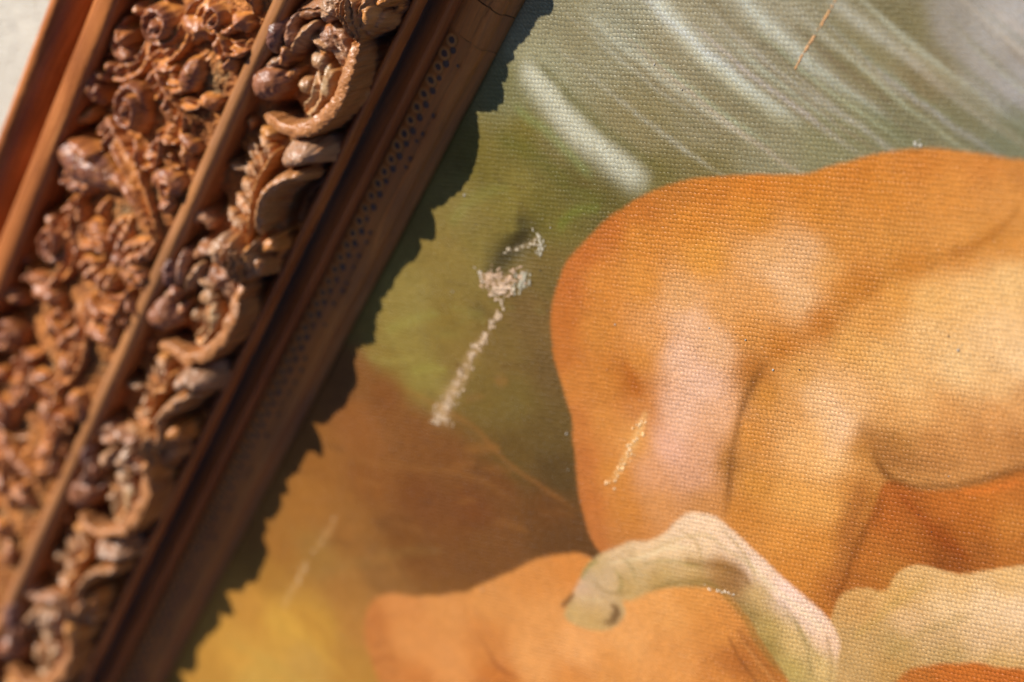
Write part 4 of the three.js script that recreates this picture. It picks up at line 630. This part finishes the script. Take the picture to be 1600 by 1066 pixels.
      [1340, 950, 198, 150, 82], [1400, 930, 206, 160, 88], [1440, 910, 208, 166, 100], [1500, 915, 214, 172, 106], [1570, 905, 216, 174, 108], [1420, 970, 206, 168, 112], [1480, 950, 220, 184, 126], [1540, 950, 226, 192, 138], [1590, 960, 228, 194, 142], [1350, 1000, 190, 152, 90], [1400, 1010, 180, 146, 84], [1470, 1000, 196, 160, 104], [1540, 1000, 214, 178, 124], [1590, 1010, 212, 176, 120], [1330, 1050, 186, 150, 90], [1400, 1050, 182, 140, 74], [1480, 1020, 184, 150, 88], [1560, 1035, 196, 158, 92], [1600, 1040, 196, 156, 90], [1500, 1150, 196, 156, 90],
    ], (r, g, b) => [r * 1.02, g * 0.985, b * 1.02]),
    line([[1330, 1000], [1390, 950], [1450, 905]], [8, 10, 8], [188, 146, 74], 0.45, { dry: 0.3 }),
    line([[1380, 1030], [1440, 990], [1520, 960]], [8, 10, 8], [172, 136, 76], 0.4, { dry: 0.3 }),
    region([[1402, 1066], [1430, 1044], [1500, 1036], [1600, 1046], [1800, 1050], [1800, 1300], [1380, 1300], [1385, 1100]], 0.45, [[1430, 1060, 182, 106, 44], [1500, 1055, 190, 104, 40], [1590, 1062, 186, 100, 38], [1500, 1200, 170, 90, 34]]),
    // the sash over the knee
    region([[905, 905], [918, 882], [934, 868], [968, 852], [1010, 844], [1040, 832], [1060, 812], [1082, 801], [1112, 806], [1142, 826], [1180, 862], [1222, 900], [1258, 932], [1290, 962], [1312, 1000], [1306, 1060], [1300, 1200], [1252, 1120], [1232, 1066], [1196, 1012], [1164, 962], [1140, 934], [1110, 920], [1060, 916], [1020, 924], [990, 938], [974, 940], [976, 956], [966, 974], [938, 986], [904, 980], [884, 964], [890, 936]], 0.4, [
      [930, 880, 196, 164, 96], [970, 868, 212, 178, 118], [1010, 860, 220, 186, 126], [1060, 830, 228, 196, 138], [1100, 820, 230, 198, 140], [1100, 850, 224, 192, 132], [1050, 860, 218, 186, 126], [1140, 850, 226, 196, 140], [1180, 888, 226, 198, 144], [1230, 930, 230, 202, 154], [1270, 970, 228, 196, 148], [1295, 1000, 222, 184, 132], [920, 905, 186, 158, 104], [908, 920, 200, 166, 118], [950, 900, 194, 164, 108], [990, 890, 190, 160, 96], [980, 915, 184, 150, 80], [1040, 895, 184, 152, 84], [1030, 912, 172, 138, 70], [1080, 890, 190, 156, 88], [1090, 908, 162, 124, 58], [1130, 890, 160, 116, 54], [1150, 910, 140, 98, 46], [1130, 915, 148, 106, 50], [1180, 930, 190, 156, 88], [1170, 960, 148, 120, 58], [1200, 980, 176, 146, 72], [1200, 1010, 150, 124, 56], [1240, 1000, 202, 168, 94], [1240, 1050, 172, 148, 72], [1280, 1040, 196, 164, 92], [1260, 1080, 176, 150, 80], [900, 955, 190, 156, 86], [925, 965, 186, 150, 80], [915, 940, 192, 158, 96],
    ], (r, g, b) => [r * 1.05, Math.min(g * 1.02, r * 0.87), b * 1.14]),
    line([[1060, 872], [1090, 880], [1130, 884], [1160, 896], [1176, 920]], [6, 8, 11, 10, 6], [136, 92, 42], [0.3, 0.5, 0.7, 0.7, 0.4]),
    line([[1000, 880], [1050, 878], [1100, 884]], [4, 5, 4], [150, 130, 66], 0.4, { dry: 0.3 }),
    line([[1010, 922], [1070, 908], [1110, 914], [1150, 950], [1190, 1012], [1230, 1066]], [5, 6, 6, 7, 7, 7], [134, 106, 50], 0.55),
    line([[960, 890], [972, 910], [968, 930]], [4, 5, 4], [150, 128, 66], 0.5),
    line([[1160, 870], [1200, 910], [1250, 952], [1290, 992]], [6, 7, 8, 7], [238, 212, 166], 0.5, { dry: 0.3 }),
    line([[950, 862], [1010, 862], [1060, 842], [1100, 836], [1150, 868], [1210, 920]], [3, 4, 5, 5, 5, 4], [196, 164, 112], [0.2, 0.4, 0.5, 0.5, 0.5, 0.2], { dry: 0.3 }),
    line([[940, 884], [1000, 872], [1050, 856], [1090, 856]], [3, 4, 4, 3], [240, 214, 164], [0.3, 0.5, 0.5, 0.3], { dry: 0.4 }),
    line([[1180, 905], [1220, 950], [1260, 1000], [1290, 1050]], [4, 6, 6, 5], [170, 142, 84], 0.45, { dry: 0.3 }),
    line([[930, 912], [950, 926], [990, 926]], [3, 4, 3], [150, 118, 66], 0.5),
    line([[1052, 822], [1084, 842], [1098, 874], [1092, 904]], [3, 4, 5, 4], [168, 134, 80], [0.3, 0.5, 0.5, 0.2], { dry: 0.2 }),
    line([[1118, 818], [1150, 850], [1176, 892], [1184, 930]], [3, 4, 5, 4], [174, 142, 88], [0.3, 0.5, 0.5, 0.2], { dry: 0.2 }),
    line([[960, 866], [986, 884], [996, 912]], [3, 4, 3], [154, 130, 80], 0.5, { dry: 0.2 }),
    line([[1214, 930], [1246, 976], [1266, 1030], [1270, 1070]], [3, 5, 6, 5], [146, 122, 70], [0.3, 0.5, 0.5, 0.4], { dry: 0.2 }),
    line([[1290, 990], [1300, 1030], [1296, 1070]], [4, 6, 5], [154, 120, 70], 0.5),
    line([[878, 950], [888, 938], [896, 926]], [4, 6, 4], [112, 72, 32], 0.8),
    line([[950, 944], [962, 952], [956, 968], [942, 976]], [5, 11, 11, 6], [104, 68, 32], [0.5, 0.85, 0.8, 0.5]),
    line([[904, 932], [926, 938], [946, 938]], [3, 4, 3], [214, 178, 126], 0.7),
    line([[934, 874], [916, 888], [906, 906]], [4, 5, 4], [130, 124, 58], 0.6),
  ];
  const K = 0.78;                                      // painted tone to base colour
  const out = new Float32Array(w * h * 3);
  // smooth colour inside a region: weights fall off with distance to its tone samples, found on a coarse grid
  const cache = new Map();
  const tone = (R, x, z) => {
    let a = 0, b = 0, c = 0, s = 0;
    for (const q of R.S) { const d = (x - q[0]) ** 2 + (z - q[1]) ** 2; const k = q[5] / ((d + 1.6) * (d + 1.6)); a += q[2] * k; b += q[3] * k; c += q[4] * k; s += k; }
    return [a / s, b / s, c / s];
  };
  const C = 1.0, gw = Math.ceil((PX1 - PX0) / C) + 2, gh = Math.ceil((PZ1 - PZ0) / C) + 2;   // coarse grid of tones, 1 mm
  for (const R of layers) if (R.S) {
    R.g = new Float32Array(gw * gh * 3);
    for (let j = 0; j < gh; j++) for (let i = 0; i < gw; i++) { const x = PX0 + i * C, z = PZ0 + j * C; if (x < R.box[0] - 2 || x > R.box[1] + 2 || z < R.box[2] - 2 || z > R.box[3] + 2) continue; const t = tone(R, x, z); R.g.set(t, (j * gw + i) * 3); }
  }
  for (let j = 0; j < h; j++) for (let i = 0; i < w; i++) {
    let x = PX0 + (i + 0.5) / w * (PX1 - PX0), z = PZ0 + (j + 0.5) / h * (PZ1 - PZ0);
    const nx = x + 0.07 * N2(x * 0.9, z * 0.9) + 0.16 * N2(x * 0.16, z * 0.16), nz = z + 0.07 * N2(x * 0.9 + 50, z * 0.9) + 0.16 * N2(x * 0.16 + 50, z * 0.16);
    const brush = N2((x * 0.74 + z * 0.67) * 0.22, (x * 0.67 - z * 0.74) * 2.2) * 0.6 + N2((x * 0.74 + z * 0.67) * 0.5, (x * 0.67 - z * 0.74) * 5) * 0.4;
    let c = [0.2, 0.2, 0.2];
    for (const R of layers) {
      if (nx < R.box[0] || nx > R.box[1] || nz < R.box[2] || nz > R.box[3]) continue;
      if (R.S) {
        const d = distTo(R.P, nx, nz, true)[0] * (inside(R.P, nx, nz) ? 1 : -1), a = sstep(-R.soft, R.soft, d);
        if (a <= 0) continue;
        const gx = clamp((x - PX0) / C, 0, gw - 1.01), gz = clamp((z - PZ0) / C, 0, gh - 1.01), i0 = Math.floor(gx), j0 = Math.floor(gz), fx = gx - i0, fz = gz - j0, k = (j0 * gw + i0) * 3;
        for (let q = 0; q < 3; q++) { const t = lerp(lerp(R.g[k + q], R.g[k + 3 + q], fx), lerp(R.g[k + gw * 3 + q], R.g[k + gw * 3 + 3 + q], fx), fz); c[q] = lerp(c[q], t > 0 ? t : c[q], a); }
      } else {
        const [d, s] = distTo(R.line, nx, nz, false);
        const pick = (l) => { if (l.length === 1) return l[0]; const q = s * (l.length - 1), n = Math.min(l.length - 2, Math.floor(q)); return lerp(l[n], l[n + 1], q - n); };
        const wd = pick(R.wd), e = Math.min(1, Math.min(s, 1 - s) * 9 + 0.05);
        let a = Math.exp(-((d / wd) ** 2) * 1.5) * pick(R.alpha) * e;
        if (R.dry) a *= 1 - R.dry * sstep(-0.3, 0.6, brush);
        if (a > 0.004) for (let q = 0; q < 3; q++) c[q] = lerp(c[q], R.c[q], a);
      }
    }
    const br = 1 + 0.075 * brush + 0.05 * N2(x * 0.35, z * 0.35);
    for (let q = 0; q < 3; q++) out[(j * w + i) * 3 + q] = c[q] * br * K;
  }
  // full size: grain of the paint on the threads
  return dataTex(W, H, (X, Y) => {
    const y = H - 1 - Y;
    const gx = clamp((X + 0.5) / 2 - 0.5, 0, w - 1.01), gy = clamp((y + 0.5) / 2 - 0.5, 0, h - 1.01), i = Math.floor(gx), j = Math.floor(gy), fx = gx - i, fy = gy - j, k = (j * w + i) * 3;
    const x = PX0 + (X + 0.5) / W * (PX1 - PX0), z = PZ0 + (y + 0.5) / H * (PZ1 - PZ0);
    const cl = cells(x, z), wv = weaveAt(((cl[0] / THREADS) % 1 + 1) % 1, ((cl[1] / THREADS) % 1 + 1) % 1), weaveShade = 0.89 + 0.16 * sstep(0.05, 0.6, wv);   // shade of the weave painted in, darker between the thread tops
    const n = N2(x * 2.3, z * 2.3), n2 = N2(x * 2.0 + 90, z * 2.0), n3 = N2(x * 5, z * 5 + 30);
    const r = [];
    for (let q = 0; q < 3; q++) { const v = lerp(lerp(out[k + q], out[k + 3 + q], fx), lerp(out[k + w * 3 + q], out[k + w * 3 + 3 + q], fx), fy); r.push(unlin(v * weaveShade * (1 + 0.09 * n + 0.08 * n3 + [0.05, 0, -0.09][q] * n2))); }
    return r;
  }, true);
})();
paintMap.wrapS = paintMap.wrapT = THREE.ClampToEdgeWrapping;

const weaveMap = dataTex(1176, 1176, (X, Y) => {
  const u = X / 1176, v = Y / 1176, q = clamp(weaveAt(u, v) * (0.86 + 0.34 * tile2(u, v, 1, 5, 78)) + 0.06 * tile2(u, v, 1, 190, 76)) * 255;
  return [q, q, q];
});
const sheen = dataTex(512, 512, (x, y) => { const u = x / 512, v = y / 512; const q = 190 + 40 * tile2(u, v, 1, 8, 81) + 40 * tile2(u, v, 1, 150, 82); return [q, clamp(q, 90, 255), q]; });
const painting = new THREE.Group(); painting.name = numbered('oil_painting'); scene.add(painting);
painting.userData = { label: 'scratched oil painting on coarse canvas with orange bare limbs and a pale sash', category: 'painting' };
{
  const m = new THREE.MeshPhysicalMaterial({ map: paintMap, roughness: 0.52, roughnessMap: sheen, bumpMap: weaveMap, bumpScale: 0.000095, specularIntensity: 0.32 });
  weaveMap.channel = 1; sheen.channel = 1;
  const nx = 122, nz = 216, g = new THREE.PlaneGeometry(PX1 - PX0, PZ1 - PZ0, nx, nz); g.rotateX(-Math.PI / 2); g.translate((PX0 + PX1) / 2, 0, (PZ0 + PZ1) / 2);
  const p = g.attributes.position, uv2 = new Float32Array(p.count * 2);
  for (let i = 0; i < p.count; i++) {
    const x = p.getX(i), z = p.getZ(i);
    const cl = cells(x, z); uv2[2 * i] = cl[0] / THREADS; uv2[2 * i + 1] = cl[1] / THREADS;
    p.setY(i, canvasY(x, z));
  }
  g.setAttribute('uv1', new THREE.BufferAttribute(uv2, 2)); g.computeVertexNormals();
  part('canvas', finish(g), m, painting);
  const e = new THREE.BoxGeometry(PX1 - PX0, 4, PZ1 - PZ0); e.translate((PX0 + PX1) / 2, -2.7, (PZ0 + PZ1) / 2);
  part('stretcher', finish(e), new THREE.MeshStandardMaterial({ color: new THREE.Color(0.45, 0.33, 0.2), roughness: 0.9 }), painting);
}
// paint losses: bare ground showing as little crumbs along each scrape, thread by thread
const chipM = new THREE.MeshStandardMaterial({ vertexColors: true, roughness: 0.95, bumpMap: fineBump, bumpScale: 0.0001 });
function scrape(name, label, list, count, seed, o = {}) {
  const { wd = [8], size = [0.06, 0.17], tint = [0.62, 0.42, 0.26], along = 1.1, flat = 0.18, spread = 0.1, free = false } = o;
  const r = rng(seed), c = new THREE.CatmullRomCurve3(list.map((q) => new THREE.Vector3(...lay(q[0], q[1], 0))), false, 'centripetal'), gs = [];
  for (let i = 0; i < count; i++) {
    const s = r(), P = c.getPoint(s), T = c.getTangent(s), q = s * (wd.length - 1), n = Math.min(wd.length - 2, Math.floor(q));
    const W = (wd.length > 1 ? lerp(wd[n], wd[n + 1], q - n) : wd[0]) / 12.4, off = (r() + r() + r() - 1.5) / 1.5 * W;
    let x = P.x - T.z * off, z = P.z + T.x * off;
    const cl = cells(x, z), iu = Math.round(cl[0]), iv = Math.round(cl[1]); if (N2(iu * 0.7 + seed, iv * 0.7) < 0.9 * r() - (free ? 0.35 : 0.55)) continue;      // crumbs keep to the thread tops, in broken runs
    if (!free) { const un = uncell(iu + (r() - 0.5) * spread * 5, iv + (r() - 0.5) * spread * 5); x = un[0]; z = un[1]; }
    const R = lerp(size[0], size[1], r() ** 1.6), g = new THREE.IcosahedronGeometry(1, 1), p = g.attributes.position;
    g.deleteAttribute('uv'); const k = 0.8 + 0.5 * r(), a = Math.atan2(T.x, T.z) + (r() - 0.5);
    for (let v = 0; v < p.count; v++) { const X = p.getX(v), Y = p.getY(v), Z = p.getZ(v), b = 1 + 0.35 * N3(X * 1.4 + i, Y * 1.4, Z * 1.4 + seed); const lx = X * R * k * b, lz = Z * R * (1 + along * r() * 0) * (1 + along) * b; p.setXYZ(v, x + lx * Math.cos(a) + lz * Math.sin(a), 0.05 + canvasY(x, z) + Y * R * flat * b, z - lx * Math.sin(a) + lz * Math.cos(a)); }
    const t = 0.75 + 0.5 * r(), col = new Float32Array(p.count * 3), w = r() * 0.25; for (let v = 0; v < p.count; v++) col.set([tint[0] * t, lerp(tint[1], tint[0] * 0.8, w) * t, lerp(tint[2], tint[0] * 0.6, w) * t], v * 3);
    g.setAttribute('color', new THREE.BufferAttribute(col, 3)); gs.push(g);
  }
  let g = mergeGeometries(gs); g.deleteAttribute('normal'); g = mergeVertices(g, 1e-5); g.computeVertexNormals();
  g.setAttribute('uv', new THREE.BufferAttribute(new Float32Array(g.attributes.position.count * 2), 2));
  part(name, finish(g), chipM, painting, label);
}
scrape('scratch', 'long pale scrape through the green paint', [[690, 664], [690, 648], [708, 622], [722, 588], [738, 555], [752, 532], [768, 508], [782, 486]], 1100, 1, { wd: [32, 30, 22, 18, 15, 11, 8, 8], tint: [0.5, 0.335, 0.2], size: [0.035, 0.12], free: true });
scrape('scratch', 'crumbled bare patch in the green paint', [[752, 436], [772, 440], [794, 436], [820, 428]], 520, 2, { wd: [14, 32, 36, 24], tint: [0.48, 0.3, 0.185], size: [0.04, 0.14], free: true });
scrape('scratch', 'thin flaked trail below the bare patch', [[784, 484], [780, 470], [776, 456]], 60, 21, { wd: [7, 8, 10], tint: [0.5, 0.36, 0.24], size: [0.05, 0.13] });
scrape('scratch', 'crumbled bare patch in the green paint', [[770, 462], [786, 452], [800, 446]], 120, 3, { wd: [10, 20, 14], tint: [0.62, 0.42, 0.28] });
scrape('scratch', 'thin grey hooked scrape above the bare patch', [[788, 394], [806, 388], [822, 384], [836, 380], [842, 366]], 130, 4, { wd: [2, 3, 5, 8, 6], tint: [0.42, 0.33, 0.22], size: [0.05, 0.12] });
scrape('scratch', 'thin grey hooked scrape above the bare patch', [[838, 362], [846, 380], [842, 398]], 80, 5, { wd: [4, 6, 5], tint: [0.36, 0.31, 0.22], size: [0.07, 0.16] });
scrape('scratch', 'grey dusty smear beside the bare patch', [[806, 456], [818, 440], [822, 424]], 120, 6, { wd: [12, 14, 8], tint: [0.34, 0.3, 0.21], size: [0.07, 0.2], flat: 0.15 });
scrape('scratch', 'thin grey nick at the corner of the bare patch', [[746, 420], [752, 430], [760, 440]], 40, 7, { wd: [2, 3, 2], tint: [0.46, 0.38, 0.3], size: [0.07, 0.15] });
scrape('scratch', 'pale rubbed streak on the orange limb', [[1014, 638], [1002, 664], [990, 692], [976, 720], [962, 742], [950, 760]], 80, 8, { wd: [5, 9, 8, 8, 8, 10], tint: [0.74, 0.45, 0.2], size: [0.06, 0.15], flat: 0.25 });
scrape('scratch', 'faint broken scrape in the brown paint', [[530, 800], [516, 826], [498, 850], [486, 868]], 16, 9, { wd: [4, 5, 8, 6], tint: [0.45, 0.28, 0.14], size: [0.05, 0.12] });
scrape('scratch', 'faint broken scrape in the brown paint', [[482, 878], [470, 898], [456, 924], [440, 956]], 26, 10, { wd: [9, 8, 7, 8], tint: [0.48, 0.3, 0.15], size: [0.05, 0.12] });
scrape('scratch', 'fine orange scratch across the grey drapery', [[1308, -4], [1290, 28], [1268, 64], [1252, 90], [1243, 108]], 420, 11, { wd: [1.2, 1.6, 2.2, 1.6, 0.8], tint: [0.52, 0.25, 0.085], size: [0.03, 0.085], along: 1.6, free: true });
scrape('scratch', 'tiny pale fleck at the edge of the orange limb', [[1430, 230], [1434, 224], [1438, 219]], 16, 12, { wd: [1, 1.5, 1], tint: [0.42, 0.38, 0.3], size: [0.06, 0.12] });
scrape('scratch', 'specks of bare ground at the fold of the sash', [[1098, 915], [1110, 919], [1130, 924], [1150, 926]], 40, 13, { wd: [3, 4, 4, 3], tint: [0.66, 0.5, 0.34], size: [0.05, 0.12] });
{ // stray dust specks and pinholes over the paint
  const r = rng(77), dots = [];
  for (let i = 0; i < 28; i++) { const q = lay(640 + r() * 900, 60 + r() * 950, 0); const R = 0.05 + 0.1 * r() ** 2, g = new THREE.IcosahedronGeometry(R, 1); g.deleteAttribute('uv'); g.scale(1, 0.5, 1 + r()); g.translate(q[0], 0.06 + canvasY(q[0], q[2]), q[2]); const v = r() < 0.6 ? 0.3 + 0.2 * r() : 0.05, col = new Float32Array(g.attributes.position.count * 3); for (let k = 0; k < col.length; k += 3) col.set([v, v * 0.9, v * 0.76], k); g.setAttribute('color', new THREE.BufferAttribute(col, 3)); dots.push(g); }
  const g = mergeGeometries(dots); g.setAttribute('uv', new THREE.BufferAttribute(new Float32Array(g.attributes.position.count * 2), 2));
  const o = part('dust', finish(g), chipM, painting); o.userData.kind = 'stuff';
}

renderer.render(scene, camera);
